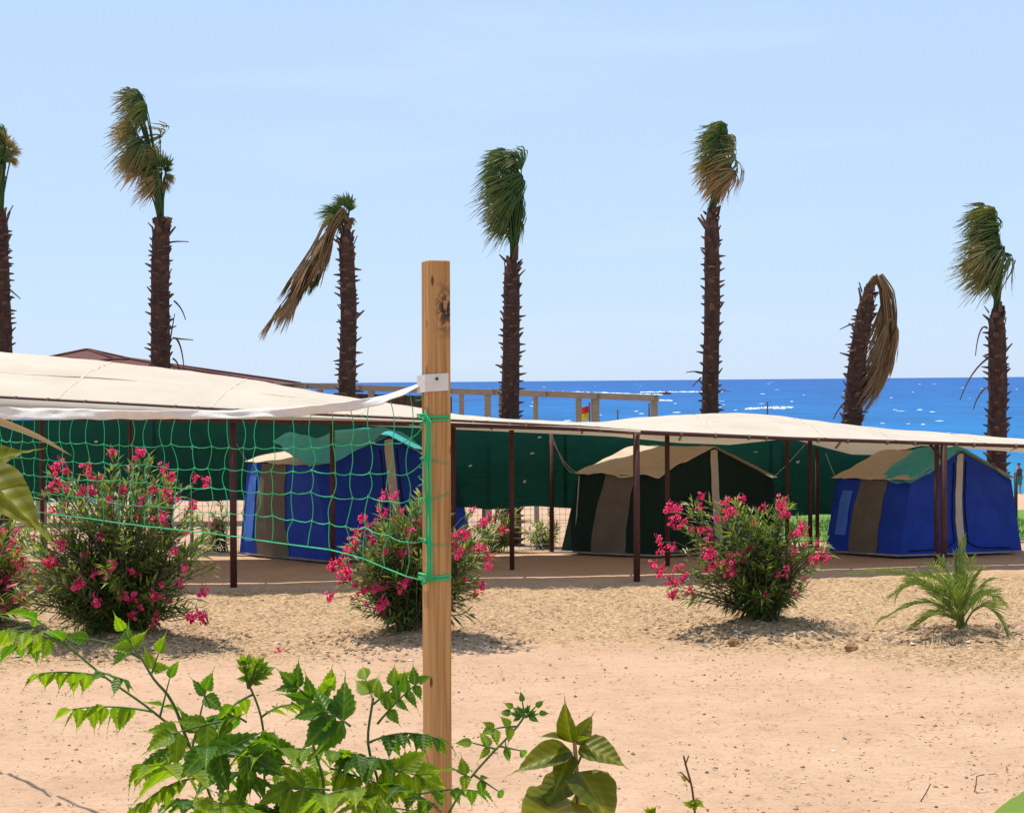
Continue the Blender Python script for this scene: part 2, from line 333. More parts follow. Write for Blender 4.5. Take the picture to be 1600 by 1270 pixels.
# ------------------------------------------------------------------ terrain
BELT = [(-9, 14.2), (-5, 14.4), (-3, 14.6), (-1, 15.0), (0.7, 15.3), (2, 14.9), (3.5, 14.0), (5, 13.2), (8, 12.4)]
MOUNDS = []      # (x, y, r, h)
BUSHPIX = [(192, 1006), (-25, 992), (640, 1005), (1195, 987), (1500, 994)]
for i, (a, b) in enumerate(BUSHPIX):
    p = gp(a, b); MOUNDS.append((p.x, p.y, 0.60 if i < 4 else .45, .15 if i < 4 else .09))
def belt(x, y):
    e = ip(BELT, x) + .5 * N(x * .9, y * .5) + .18 * N(x * 4, y * 3, 5)
    a = max(0, min(1, (y - e) / .9)); b_ = max(0, min(1, (20.3 + max(0, x - 1.2) * .2 + .2 * N(x * 1.5, 2) - y) / .5))
    a *= b_
    if y > 26: a = max(a, .45 * max(0, min(1, (y - 26) / 1)) * max(0, min(1, (32 - y) / 3)))
    return a
FOOT = {}        # footprints trodden into the bare sand, bucketed by half metre cells
random.seed(55)
for (xa, ya, xb, yb) in ((-4, 10.5, 5, 13.2), (5.5, 9.2, -1, 13.8), (0.5, 8.6, 3.2, 14.5), (-5, 12.8, 1.5, 11.0), (2.2, 9.0, 5.2, 11.5), (-3.5, 9.2, -0.5, 14.6)):
    d_ = math.hypot(xb - xa, yb - ya); an = math.atan2(yb - ya, xb - xa)
    for i in range(int(d_ / .36)):
        f = i * .36 / d_; sd_ = .09 if i % 2 else -.09; fx_ = xa + (xb - xa) * f - math.sin(an) * sd_ + U(-.05, .05); fy_ = ya + (yb - ya) * f + math.cos(an) * sd_ + U(-.05, .05)
        for cx in (-1, 0, 1):
            for cy in (-1, 0, 1): FOOT.setdefault((int(fx_ // .5) + cx, int(fy_ // .5) + cy), []).append((fx_, fy_, an + U(-.2, .2)))
def gz(x, y, fine=True):
    z = T(y)
    if fine and 7 < y < 27 and abs(x) < 9.5:
        b_ = belt(x, y)
        z += .006 * N(x * 3, y * 3) + .012 * N(x * .7, y * .7, 3)
        z += b_ * (.04 * N(x * 2.2, y * 2.2, 9) + .034 * N(x * 6, y * 7, 4) + .02 * N(x * 15, y * 17, 2))
        for fx_, fy_, fa in FOOT.get((int(x // .5), int(y // .5)), ()):
            ca, sa = math.cos(fa), math.sin(fa); u_ = ((x - fx_) * ca + (y - fy_) * sa) / .15; v_ = (-(x - fx_) * sa + (y - fy_) * ca) / .075; q_ = u_ * u_ + v_ * v_
            if q_ < 5: z += -.022 * math.exp(-q_ * 1.1) + .008 * math.exp(-(q_ - 2.2) ** 2)
        z += (1 - b_) * (.012 * N(x * 1.1, y * 5, 12) + .006 * N(x * 6, y * 9, 13))
        for mx_, my, r, h in MOUNDS:
            d2 = ((x - mx_) ** 2 + (y - my) ** 2) / (r * r)
            if d2 < 6: z += h * math.exp(-d2 * 1.2) + .03 * math.exp(-(d2 - 1.4) ** 2 * 2) * (1 + N(x * 8, y * 8, 7))
    return z
def lines(spec):
    out = []
    for a, b, s in spec:
        n = max(1, round((b - a) / s)); out += [a + (b - a) * i / n for i in range(n)]
    out.append(spec[-1][1]); return out
xs = lines([(-6000, -600, 1800), (-600, -60, 90), (-60, -8, 4), (-8, 8, .05), (8, 60, 4), (60, 600, 90), (600, 7400, 1800)])
ys = lines([(-300, -20, 70), (-20, 7.5, 3), (7.5, 20.6, .05), (20.6, 27, .2), (27, 40, 1), (40, 100, 4), (100, 160, 20)])
g = MB()
for y in ys:
    for x in xs: g.vert((x, y, gz(x, y)), belt(x, y) if abs(x) < 60 else 0)
nx = len(xs)
for j in range(len(ys) - 1):
    for i in range(nx - 1):
        a = j * nx + i; g.f.append((a, a + 1, a + nx + 1, a + nx))
kind(g.build('ground', M['ground'], attr='t'), 'structure')

# sea: sheet to the horizon
sb = MB(); sy = [80, 120, 200, 400, 900, 2500, 8000, 30000, 60000]
for y in sy:
    for x in (-60000, -4000, -400, 0, 400, 4000, 60000): sb.vert((x, y, SEA))
for j in range(len(sy) - 1):
    for i in range(6):
        a = j * 7 + i; sb.f.append((a, a + 1, a + 8, a + 7))
kind(sb.build('sea', M['sea']), 'structure')
# whitecaps: low foam crests riding on the sea
fm = MB()
for i in range(130):
    py = 592 + 1.5 + (U(0, 1) ** 1.5) * 75; px = U(-100, 1750)
    d = ray(px, py); 
    if d.z > -.0008: continue
    k_ = (SEA - EYE.z) / d.z; p = EYE + d * k_
    if p.y < 95 or p.y > 3500: continue
    ln = U(.3, 1.0) * (1 + p.y / 300); wd = ln * U(.15, .4) ; h = U(.05, .14) * (1 + p.y / 900)
    n = 6; top = []
    for q in range(n + 1):
        s = q / n; cx = p.x + (s - .5) * ln; e = math.sin(math.pi * s)
        oy = U(-.2, .2) * wd
        a = fm.vert((cx, p.y - wd * e * .5 + oy, SEA + .01)); b = fm.vert((cx, p.y + oy, SEA + .01 + h * e * U(.5, 1))); c = fm.vert((cx, p.y + wd * e * .5 + oy, SEA + .01))
        top.append((a, b, c))
    for (a, b, c), (d_, e_, f_) in zip(top, top[1:]): fm.f.append((a, d_, e_, b)); fm.f.append((b, e_, f_, c))
kind(fm.build('sea_foam', M['foam']), 'stuff')

# lawn behind the fence
lw = MB()
lx = [4.6 + i * .8 for i in range(50)]; ly = [28.2 + j * .8 for j in range(26)]
for y in ly:
    for x in lx: lw.vert((x + .5 * N(y, 3), y, T(y) + .02))
for j in range(len(ly) - 1):
    for i in range(len(lx) - 1): a = j * len(lx) + i; lw.f.append((a, a + 1, a + len(lx) + 1, a + len(lx)))
M['lawn'] = mat('lawn_turf', (.13, .24, .03), (.08, .16, .02), 4, .95, .4, 40)
kind(lw.build('lawn', M['lawn']), 'structure')
gb = MB()
for i in range(5000):
    x = U(4.8, 14); y = U(28.3, 38); z = T(y) + .02; h = U(.05, .13); a = U(0, 6.28); w_ = .012
    dx, dy = math.cos(a) * w_, math.sin(a) * w_
    p0 = gb.vert((x - dx, y - dy, z), 0); p1 = gb.vert((x + dx, y + dy, z), 0); p2 = gb.vert((x + U(-.05, .05), y + U(-.05, .05), z + h), 1); gb.f.append((p0, p1, p2))
kind(gb.build('grass', M['grass'], attr='t'), 'stuff')

# straw and wood chip litter on the planted strip, pebbles on the sand
def litter(mb, x, y, ln, wd, c):
    z = gz(x, y); a = U(0, math.pi * 2) if U(0, 1) < .5 else U(-.5, .5)
    t = Vector((math.cos(a), math.sin(a), U(-.25, .45))).normalized(); s_ = Vector((-t.y, t.x, U(-.3, .3))).normalized()
    p = Vector((x, y, z + U(.002, .014)))
    i0 = mb.vert(p - t * ln * .5, c); i1 = mb.vert(p + s_ * wd, c); i2 = mb.vert(p + t * ln * .5, c); i3 = mb.vert(p - s_ * wd, c); i4 = mb.vert(p + Vector((0, 0, wd * .9)), min(1, c + .15))
    mb.f += [(i0, i1, i4), (i1, i2, i4), (i2, i3, i4), (i3, i0, i4)]
sl = MB(); cnt = 0
while cnt < 26000:
    y = 12.3 + (U(0, 1) ** .9) * 8.4; x = U(-.40, .40) * y
    b_ = belt(x, y)
    if U(0, 1) > b_ * (.25 + .9 * max(0, N(x * 1.3, y * 1.6, 8) + .35)) + .012: continue
    litter(sl, x, y, U(.02, .10), U(.002, .007), U(0, 1)); cnt += 1
for mx_, my, r, h in MOUNDS:
    for i in range(420):
        a = U(0, 6.28); d = r * U(.3, 1.9); litter(sl, mx_ + math.cos(a) * d * 1.2, my + math.sin(a) * d, U(.03, .10), U(.008, .022), U(-.1, .6))
for i in range(8000):
    y = 8.6 + U(0, 1) ** 1.3 * 7; x = U(-.4, .4) * y
    if U(0, 1) < .15 + max(0, N(x * .7, y * .9, 16)) * 1.6: litter(sl, x, y, U(.015, .08), U(.002, .006), U(-.1, .5))
kind(sl.build('straw_litter', M['straw'], smooth=False, attr='t'), 'stuff')
pb = MB()
def pebble(mb, x, y, r, c):
    z = gz(x, y); o = len(mb.v); a = U(0, 6.28)
    for k_ in range(5):
        q = a + k_ * 1.2566; rr = r * U(.7, 1.2); mb.vert((x + math.cos(q) * rr, y + math.sin(q) * rr, z + r * .15), c)
    tp = mb.vert((x + U(-.3, .3) * r, y + U(-.3, .3) * r, z + r * U(.5, .9)), c)
    for k_ in range(5): mb.f.append((o + k_, o + (k_ + 1) % 5, tp))
for i in range(9000):
    y = 8.6 + (U(0, 1) ** 1.2) * 10; x = U(-.40, .40) * y
    if U(0, 1) > .25 + 1.1 * max(0, N(x * .8, y * .8, 6) + .15): continue
    pebble(pb, x, y, U(.003, .010) if U(0, 1) < .90 else U(.010, .022), U(0, .4) if U(0, 1) < .8 else U(.6, 1))
for mx_, my, r, h in MOUNDS:
    for i in range(160):
        a = U(0, 6.28); d = r * U(.5, 1.8); pebble(pb, mx_ + math.cos(a) * d * 1.3, my + math.sin(a) * d, U(.012, .035), U(.3, 1))
kind(pb.build('pebbles', M['pebble'], smooth=False, attr='t'), 'stuff')

# two loose brown stones on the strip, dry stalks on the sand
def stone(px, py, r, label):
    p = gp(px, py); mb = MB(); z0 = gz(p.x, p.y)
    n, mrows = 9, 5
    def fn(u, v):
        a = u * 2 * math.pi; b = (v - .5) * math.pi
        d = Vector((math.cos(a) * math.cos(b), math.sin(a) * math.cos(b), .75 * math.sin(b)))
        return Vector((p.x, p.y, z0 + r * .5)) + d * r * (1 + .35 * N(d.x * 2 + px, d.y * 2, d.z * 2))
    mb.patch(fn, n, mrows); o = mb.build('stone', M['stone'], smooth=False); tag(o, label, 'stone', 'loose stones on the planted strip')
M['stone'] = mat('brown_stone', (.34, .19, .09), (.22, .12, .06), 12, .9, .5)
stone(1146, 1010, .065, 'small brown stone at the shadow edge of the bush in front of the green tent')
stone(1330, 1016, .075, 'orange brown stone lying between the flowering bush and the young palm')
for (x0, y0, x1, y1, nm) in ((1437, 1253, 1454, 1224, 'bare leaning dry stalk poking out of the sand'), (1522, 1238, 1526, 1212, 'bare dry stalk with a bent tip poking out of the sand')):
    p = gp(x0, y0); q = at(x1, y1, p.y); mb = MB(); p.z = gz(p.x, p.y) - .01
    pts = [p, lerp(p, q, .5) + Vector((.004, 0, 0)), q]
    if 'bent' in nm: pts.append(q + Vector((.05, 0, .01)))
    mb.tube(pts, [.004] * len(pts), 5); tag(mb.build('dry_stalk', M['twig']), nm, 'stalk')

# ------------------------------------------------------------------ far things: bungalow, kiosk roof, pergola, poles, flag, boats, person
def hip_roof(name, cx, cy, hw, hd, ridge, ze, zr, base, label, cat='pavilion'):
    t = thing(name, (cx, cy, base), label, cat)
    for ax_ in (-1, 0, 1):
        for ay_ in (-1, 1):
            if cat == 'kiosk' and ax_ == 0: continue
            wl = MB(); wl.beam((cx + ax_ * (hw - .3), cy + ay_ * (hd - .3), base), (cx + ax_ * (hw - .3), cy + ay_ * (hd - .3), ze - .03), .16, .16); wl.build('post', M['pergola'], t, smooth=False)
    for ay_ in (-1, 1): wl = MB(); wl.beam((cx - hw + .25, cy + ay_ * (hd - .3), ze - .19), (cx + hw - .25, cy + ay_ * (hd - .3), ze - .19), .12, .14); wl.build('beam', M['pergola'], t, smooth=False)
    rf = MB(); v = [rf.vert(p) for p in ((cx - hw, cy - hd, ze), (cx + hw, cy - hd, ze), (cx + hw, cy + hd, ze), (cx - hw, cy + hd, ze), (cx - ridge, cy, zr), (cx + ridge, cy, zr))]
    rf.f += [(0, 1, 5, 4), (1, 2, 5), (2, 3, 4, 5), (3, 0, 4)]
    rb = [rf.vert(Vector(rf.v[i]) - Vector((0, 0, .12))) for i in range(4)]
    for i in range(4): rf.f.append((i, rb[i], rb[(i + 1) % 4], (i + 1) % 4))
    rf.f.append(tuple(rb[::-1])); rf.build('roof', M['roof'], t, smooth=False)
    cp = MB()
    for a, b in ((4, 5), (0, 4), (3, 4), (1, 5), (2, 5)): cp.tube([Vector(rf.v[a]) + Vector((0, 0, .01)), Vector(rf.v[b]) + Vector((0, 0, .01))], .05, 5)
    cp.build('ridge_tiles', M['roof'], t)
    return t
pr = at(185, 562, 42); pe = at(432, 599, 40)
hip_roof('beach_pavilion', pr.x + .1, 42, pe.x - pr.x - .1, 2.6, .25, pe.z - .02, pr.z, T(42) - .2, 'long low hipped red brown roof showing over the pale canopy')
pk = at(136, 547, 48)
hip_roof('kiosk', pk.x, 48, 1.5, 1.5, .05, at(136, 566, 46.5).z, pk.z, T(48) - .3, 'small pointed red brown roof behind the long low roof', 'kiosk')

def pergola():
    p0 = at(462, 603, 43); p1 = at(1028, 622, 38)
    t = thing('pergola', (lerp(p0, p1, .5).x, 41, T(41)), 'weathered timber beach pergola with square posts and long top beams', 'pergola')
    def top(px, dy=0): 
        f = (px - 462) / 566; return at(px, 603 + 19 * f + dy, 43 - 5 * f)
    mb = MB(); mb.beam(top(462, -1), top(768, 0), .12, .16); mb.build('beam', M['pergola'], t, smooth=False)
    mb = MB(); mb.beam(top(770, -1), top(1028, 0), .12, .16); mb.build('beam', M['pergola'], t, smooth=False)
    mb = MB(); mb.beam(top(462, 1) + Vector((0, 3, 0)), top(1028, 1) + Vector((0, 3, 0)), .12, .14); mb.build('beam', M['pergola'], t, smooth=False)
    for px, w_ in ((500, .16), (580, .16), (721, .13), (762, .17), (837, .13), (904, .15), (932, .14), (1022, .17)):
        a = top(px, 4); mb = MB(); mb.beam(Vector((a.x, a.y, T(a.y) - .2)), a, w_, w_); mb.build('post', M['pergola'], t, smooth=False)
    for px in (560, 775, 930):
        a = top(px, 4) + Vector((.12, 3, 0)); mb = MB(); mb.beam(Vector((a.x, a.y, T(a.y) - .2)), a, .14, .14); mb.build('post', M['pergola'], t, smooth=False)
    for px in (478, 560, 640, 700, 768, 850, 930, 1020):
        a = top(px, 0); mb = MB(); mb.beam(a + Vector((0, -.2, .0)), a + Vector((0, 3.2, .0)), .09, .12); mb.build('rafter', M['pergola'], t, smooth=False)
    a = top(520, 9); b = top(705, 9); nb = 16
    for i in range(nb):
        q = lerp(a, b, (i + .5) / nb); mb = MB(); ww = (b - a).length / nb * .47
        mb.box((q.x - ww, q.y + .25, T(q.y) - .1), (q.x + ww, q.y + .31, q.z)); mb.build('board', M['brownwall'], t, smooth=False)
pergola()
def pole(px, py0, Y, label, r=.03, x1=None):
    a = at(px, py0, Y); mb = MB(); mb.tube([Vector((a.x, Y, T(Y) - .3)), a], r, 6); return tag(mb.build('beach_pole', M['dark']), label, 'pole', 'thin dark poles along the beach')
pole(965, 640, 60, 'thin dark pole between the flag and the end of the pergola')
pole(1014, 630, 58, 'thin dark pole just inside the end post of the pergola')
pole(1199, 628, 60, 'thin dark pole rising from the pale canopy against open sea')
pole(1587, 738, 38, 'thin dark pole beside the standing bather', .045)
fl = thing('beach_flag', Vector((at(921, 640, 62).x, 62, T(62))), 'red and yellow lifeguard flag hanging from a thin pole', 'flag')
a = at(921, 628, 62); mb = MB(); mb.tube([Vector((a.x, 62, T(62) - .3)), a], .035, 6); mb.build('pole', M['dark'], fl)
def flagfn(y0, y1):
    def fn(u, v):
        p = at(920 - 13 * u + 2 * v, lerp(y0, y1, v) + 3 * u, 62); return p + Vector((0, .12 * math.sin(u * 7 + v), 0))
    return fn
mb = MB(); mb.patch(flagfn(634, 644), 8, 5); mb.build('red_half', M['red'], fl)
mb = MB(); mb.patch(flagfn(644.2, 655), 8, 5); mb.build('yellow_half', M['yellow'], fl)

def skin_person(name, pts, edges, rad, m, root=0, parent=None):
    me = bpy.data.meshes.new(name); me.from_pydata(pts, edges, []); o = bpy.data.objects.new(name, me); COL.objects.link(o); me.materials.append(m)
    md = o.modifiers.new('skin', 'SKIN'); md.use_smooth_shade = True
    for i, r in enumerate(rad): me.skin_vertices[0].data[i].radius = (r, r)
    me.skin_vertices[0].data[root].use_root = True
    s_ = o.modifiers.new('sub', 'SUBSURF'); s_.levels = 1; s_.render_levels = 2
    return o
SPTS = [(0, 0, .95), (0, 0, 1.15), (0, .0, 1.38), (0, 0, 1.50), (0, -.01, 1.60), (0, -.01, 1.70),
        (.17, 0, 1.40), (.24, .02, 1.14), (.25, -.06, .92), (.25, -.08, .84), (-.17, 0, 1.40), (-.24, .02, 1.14), (-.25, -.06, .92), (-.25, -.08, .84),
        (.10, 0, .88), (.12, -.01, .50), (.13, .02, .09), (.14, -.10, .04), (-.10, 0, .88), (-.12, .03, .50), (-.13, .06, .09), (-.14, -.06, .04)]
SED = [(0, 1), (1, 2), (2, 3), (3, 4), (4, 5), (2, 6), (6, 7), (7, 8), (8, 9), (2, 10), (10, 11), (11, 12), (12, 13), (0, 14), (14, 15), (15, 16), (16, 17), (0, 18), (18, 19), (19, 20), (20, 21)]
SRAD = [.15, .14, .15, .055, .10, .085, .07, .05, .04, .035, .07, .05, .04, .035, .09, .065, .045, .04, .09, .065, .045, .04]
bp = at(1592, 770, 85); bp.z = T(85)
b_ = skin_person('person', SPTS, SED, SRAD, M['skin']); b_.location = bp; b_.rotation_euler = (0, 0, .6)
tag(b_, 'bather in a dark top and teal shorts standing at the water edge', 'person')
def shell(zr, r0, r1, name, m, legs=False):
    mb = MB()
    if legs:
        for s_ in (-1, 1): mb.tube([(s_ * .09, 0, .92), (s_ * .11, 0, .55)], [.115, .105], 10)
        mb.tube([(0, 0, 1.02), (0, 0, .86)], [.175, .185], 12)
    else: mb.tube([(0, 0, 1.0), (0, 0, 1.2), (0, 0, 1.38), (0, 0, 1.45)], [.175, .17, .20, .12], 12)
    o = mb.build(name, m); o.parent = b_
    return o
shell(0, 0, 0, 'shirt', M['shirt']); shell(0, 0, 0, 'shorts', M['shorts'], True)
mb = MB(); mb.patch(lambda u, v: Vector((0, .0, 1.66)) + Vector((math.cos(u * 6.283) * math.cos(v * 1.5) * .11, math.sin(u * 6.283) * math.cos(v * 1.5) * .12, math.sin(v * 1.5) * .10)), 10, 5)
h = mb.build('hair', M['shirt']); h.parent = b_

def seapt(px, py):
    d = ray(px, py); p = EYE + d * ((SEA - EYE.z) / d.z); return p
def boat(px, py, length, beam, label, m, m2, facing, canopy=False):
    p = seapt(px, py); t = thing('motor_boat', p, label, 'boat'); mb = MB(); n = 10
    def fn(u, v):
        # u along hull, v across section
        x = (u - .5) * length; wd = beam * .5 * (1 - max(0, (u - .45) / .55) ** 2.2) * (.92 if u < .05 else 1)
        a = (v - .5) * math.pi; z = .75 - .95 * math.cos(a) ** .6 if abs(math.cos(a)) > 1e-6 else .75
        return p + Vector((facing * x, math.sin(a) * wd, z + .35 * u * u))
    mb.patch(fn, n, 10); mb.build('hull', m, t)
    dk = MB(); dk.patch(lambda u, v: p + Vector((facing * (u - .5) * length * .97, (v - .5) * beam * .92 * (1 - max(0, (u - .45) / .55) ** 2.2), .62 + .35 * u * u)), n, 2); dk.build('deck', m2, t)
    mb = MB(); mb.box((p.x + facing * .1 - .5, p.y - beam * .28, p.z + .6), (p.x + facing * .1 + .5, p.y + beam * .28, p.z + 1.25)); mb.build('console', m2, t, smooth=False)
    mb = MB(); mb.box((p.x - facing * length * .5 - .25, p.y - .25, p.z + .1), (p.x - facing * length * .5 + .25, p.y + .25, p.z + 1.05)); mb.build('outboard_motor', M['dark'], t, smooth=False)
    if canopy:
        mb = MB(); mb.box((p.x - 1.2, p.y - .8, p.z + 2.15), (p.x + .9, p.y + .8, p.z + 2.22)); mb.build('sun_roof', m, t, smooth=False)
        for sx_ in (-1.1, .8):
            for sy_ in (-.7, .7): mb = MB(); mb.tube([p + Vector((sx_, sy_, .6)), p + Vector((sx_, sy_, 2.16))], .04, 5); mb.build('roof_pole', m2, t)
    return p, t
pw, _ = boat(1132, 611.5, 7.0, 2.4, 'white motor boat with a dark deck speeding past the palm trunk', M['hullwhite'], M['dark'], 1, False)
pr_, _ = boat(1040, 616, 5.2, 2.2, 'red inflatable motor boat carrying riders on the blue sea', M['hullred'], M['hullred'], 1, False)
for i, (dx, dy) in enumerate(((-1.1, .3), (.3, -.3), (1.2, .3))):
    sp = [(x, y, z) for x, y, z in SPTS]
    for j in (15, 19): sp[j] = (sp[j][0], -.42, .86)
    for j in (16, 20): sp[j] = (sp[j][0], -.46, .45)
    for j in (17, 21): sp[j] = (sp[j][0], -.58, .40)
    o = skin_person('person', sp, SED, SRAD, M['hullred'] if i != 1 else M['skin']); o.location = pr_ + Vector((dx, dy, -.22)); o.rotation_euler = (0, 0, 1.57)
    tag(o, ['rider in red sitting at the stern of the red boat', 'bare chested rider sitting amidships in the red boat', 'rider in red sitting at the bow of the red boat'][i], 'person', 'riders in the red boat')
wk = MB()
def wake(pts, w0):
    ps = [seapt(a, b) for a, b in pts]; prev = None
    for i in range(90):
        f = i / 89 * (len(ps) - 1); k_ = min(int(f), len(ps) - 2); q = lerp(ps[k_], ps[k_ + 1], f - k_)
        wd = w0 * (.4 + .9 * abs(N(i * .35, w0))) * (1 if N(i * .22, 9, w0) > -.22 else .12); hh = U(.1, .5)
        r = [wk.vert(q + Vector((U(-.5, .5), -wd, .02))), wk.vert(q + Vector((0, 0, hh))), wk.vert(q + Vector((U(-.5, .5), wd, .02)))]
        if prev: wk.f += [(prev[0], r[0], r[1], prev[1]), (prev[1], r[1], r[2], prev[2])]
        prev = r
wake([(1128, 612), (1090, 612.5), (1050, 612.5), (1000, 613)], 7.0)
wake([(1036, 617), (1010, 616.5), (960, 614.5), (900, 612.5), (820, 611)], 9.0)
wake([(1030, 626), (1050, 626.5)], 2.0); wake([(1165, 640), (1195, 638), (1225, 639)], .9); wake([(1205, 637), (1240, 637.5)], .7)
kind(wk.build('boat_wake', M['foam']), 'stuff')

# ------------------------------------------------------------------ palms
WIND = Vector((-1, .15, -.12))
def bez(pts, t):
    pts = [Vector(p) for p in pts]
    while len(pts) > 1: pts = [lerp(a, b, t) for a, b in zip(pts, pts[1:])]
    return pts[0]
def fan(mb, H, axis, side, length, spread, nseg, wind, windk, droop, t0, t1, width=.026, jit=.12, lift=None):
    """fan blade: nseg tapered strips leaving H around axis, carried off by the wind"""
    axis = axis.normalized(); side = (side - axis * side.dot(axis)).normalized(); nrm = axis.cross(side)
    for i in range(nseg):
        a = (i / (nseg - 1) - .5) * spread + U(-.04, .04); d = axis * math.cos(a) + side * math.sin(a) + nrm * U(-jit, jit)
        ln = length * (1 - .28 * abs(a) / (spread * .5 + .01)) * U(.8, 1.08); wk_ = windk * U(.75, 1.3); dr = droop * U(.6, 1.5); jt = rv(.10)
        wv = wind + jt; prev = None
        for q in range(6):
            s = q / 5
            p = H + d * ln * s * (1 - .25 * s * min(1, wk_)) + wv * ln * wk_ * s ** 1.8 + Vector((0, 0, -1)) * ln * dr * s ** 2.2
            if lift is not None: p = p + lift * ln * math.sin(math.pi * min(1, s * 1.15)) * .5
            wd = width * (1 - s ** 1.5) * (.45 + .55 * min(1, s * 4)) + .003
            sv_ = (side * .75 + nrm * U(-.55, .55)) * wd
            c = t0 + (t1 - t0) * s ** 1.3
            i0 = mb.vert(p - sv_, c); i1 = mb.vert(p + sv_, c)
            if prev: mb.f.append((prev[0], prev[1], i1, i0))
            prev = (i0, i1)
def trunk(t, path, r0, r1, mstub=190, seed=0):
    rnd = random.Random(seed); mb = MB(); n = 16; k = len(path); rings = []; segs = 60
    def P(s):
        f = s * (k - 1); i = min(int(f), k - 2); return lerp(path[i], path[i + 1], f - i)
    for j in range(segs + 1):
        s = j / segs; c = P(s); r = (lerp(r0, r1, s)) * (1 + .06 * N(s * 30, seed)) * (1 - .45 * max(0, (s - .93) / .07))
        ring = [mb.vert(c + Vector((math.cos(a), math.sin(a), 0)) * r * (1 + .10 * N(math.cos(a) * 2, math.sin(a) * 2, s * 22 + seed))) for a in [2 * math.pi * q / n for q in range(n)]]
        rings.append(ring)
    for a, b in zip(rings, rings[1:]):
        for q in range(n): mb.f.append((a[q], a[(q + 1) % n], b[(q + 1) % n], b[q]))
    mb.f.append(tuple(rings[-1])); mb.build('trunk', M['trunk'], t)
    sb_ = MB()
    for i in range(mstub):
        s = (i + rnd.random()) / mstub; a = i * 2.39996 + rnd.uniform(-.2, .2); c = P(s); r = lerp(r0, r1, s)
        o = Vector((math.cos(a), math.sin(a), 0)); tn = Vector((-o.y, o.x, 0)); up = Vector((0, 0, 1))
        ln = rnd.uniform(.03, .13) * (1.6 if rnd.random() < .14 else 1) * (1.5 if s > .93 else 1); el = rnd.uniform(-.25, 1.0) + (.55 if s > .93 else 0)
        d = (o * math.cos(el) + up * math.sin(el)).normalized(); b0 = c + o * r * .86 + up * 0; wd = rnd.uniform(.030, .075)
        tip = b0 + d * (ln + r * .12); q = d.cross(tn)
        bas = len(sb_.v)
        for z in (-1, 1): sb_.vert(b0 + tn * z * wd - up * .035); sb_.vert(b0 + tn * z * wd + up * .02)
        for z in (-1, 1): sb_.vert(tip + tn * z * wd * .55 - q * .006); sb_.vert(tip + tn * z * wd * .55 + q * .008)
        sb_.f += [tuple(bas + k_ for k_ in f) for f in ((0, 4, 6, 2), (1, 3, 7, 5), (0, 1, 5, 4), (2, 6, 7, 3), (4, 5, 7, 6))]
    kind(sb_.build('frond_stubs', M['stub'], t, smooth=False), 'stuff')
def petiole(mb, pts, r=.022, c=.1):
    P = [bez(pts, i / 7) for i in range(8)]; mb.tube(P, [r * (1 - .5 * i / 7) for i in range(8)], 5, col=[c] * 8)
def dead_stalks(t, specs, Y):
    for pp in specs:
        pts = [at(a, b, Y) for a, b in pp]; mb = MB(); P = [bez(pts, i / 6) for i in range(7)]
        mb.tube(P, [.020 - .002 * i for i in range(7)], 5); mb.build('dead_stalk', M['stub'], t)
GROUP = 'storm battered fan palms in a row'
def palm(pix, Y, r0, r1, label, seed):
    base = at(pix[0][0], pix[0][1], Y); base.z = T(Y)
    t = thing('fan_palm', base, label, 'palm tree', GROUP)
    path = [base - Vector((0, 0, .1))] + [at(a, b, Y) for a, b in pix]
    random.seed(seed); trunk(t, path, r0, r1, seed=seed); return t
def crown(t, Y, foot, cen, a, b, n, seed, brown=0., lowbrown=0., ragged=1.):
    """wind swept crown: leaf stalks rise from foot to blades that all stream to one side; a, b half width and height in pixels at that distance"""
    random.seed(seed); f0 = at(*foot, Y); C = at(*cen, Y); k = Y / FPX; a *= k; b *= k
    for i in range(n):
        hn = -1 + 2 * (i + U(-1.5, 2.5)) / n; hn = max(-.95, min(.92, hn))
        wx = math.sqrt(1 - hn * hn * .8)
        H = C + Vector((a * wx * U(-.25, .85), U(-1, 1) * a * .8 * wx, b * hn * .85))
        mb = MB(); mid = Vector((lerp(f0.x, H.x, .35) + .05, lerp(f0.y, H.y, .3), lerp(f0.z, H.z, .6))); br = brown + lowbrown * max(0, -hn + .25) + U(-.14, .26)
        petiole(mb, [f0 + rv(.05), mid + rv(.03), H], .021, max(.0, br * .6))
        ax = Vector((-.85, U(-.7, .7), .55 * hn - .10 + U(-.5, .4))); reach = a * wx + (H.x - C.x) + .12
        fan(mb, H, ax, Vector((U(-.2, .2), U(-.5, .5), 1)), max(.36, reach * U(.6, 1.1)) * ragged, U(1.7, 2.7), 24, WIND, U(0, .25), U(.1, .4) - .08 * hn, max(0, .03 + br), .50 + br * .75, .024, .34, Vector((U(.15, .55), 0, U(.1, .6) + .15 * hn)))
        mb.build('frond', M['frond'], t, attr='t')
def tuft(t, Y, foot, items, seed, m='frond'):
    random.seed(seed); f0 = at(*foot, Y)
    for hx, hy, dx, dz, ln, br in items:
        H = at(hx, hy, Y) + Vector((0, U(-.12, .12), 0)); mb = MB(); petiole(mb, [f0 + rv(.04), lerp(f0, H, .6) + rv(.02), H], .018, max(0, br * .6))
        fan(mb, H, Vector((dx, U(-.4, .4), dz)), Vector((dz, U(-.4, .4), -dx)), ln, 1.7, 18, WIND, .12, .12, max(0, br), .5 + br * .7, .022, .2)
        mb.build('frond', M[m], t, attr='t')
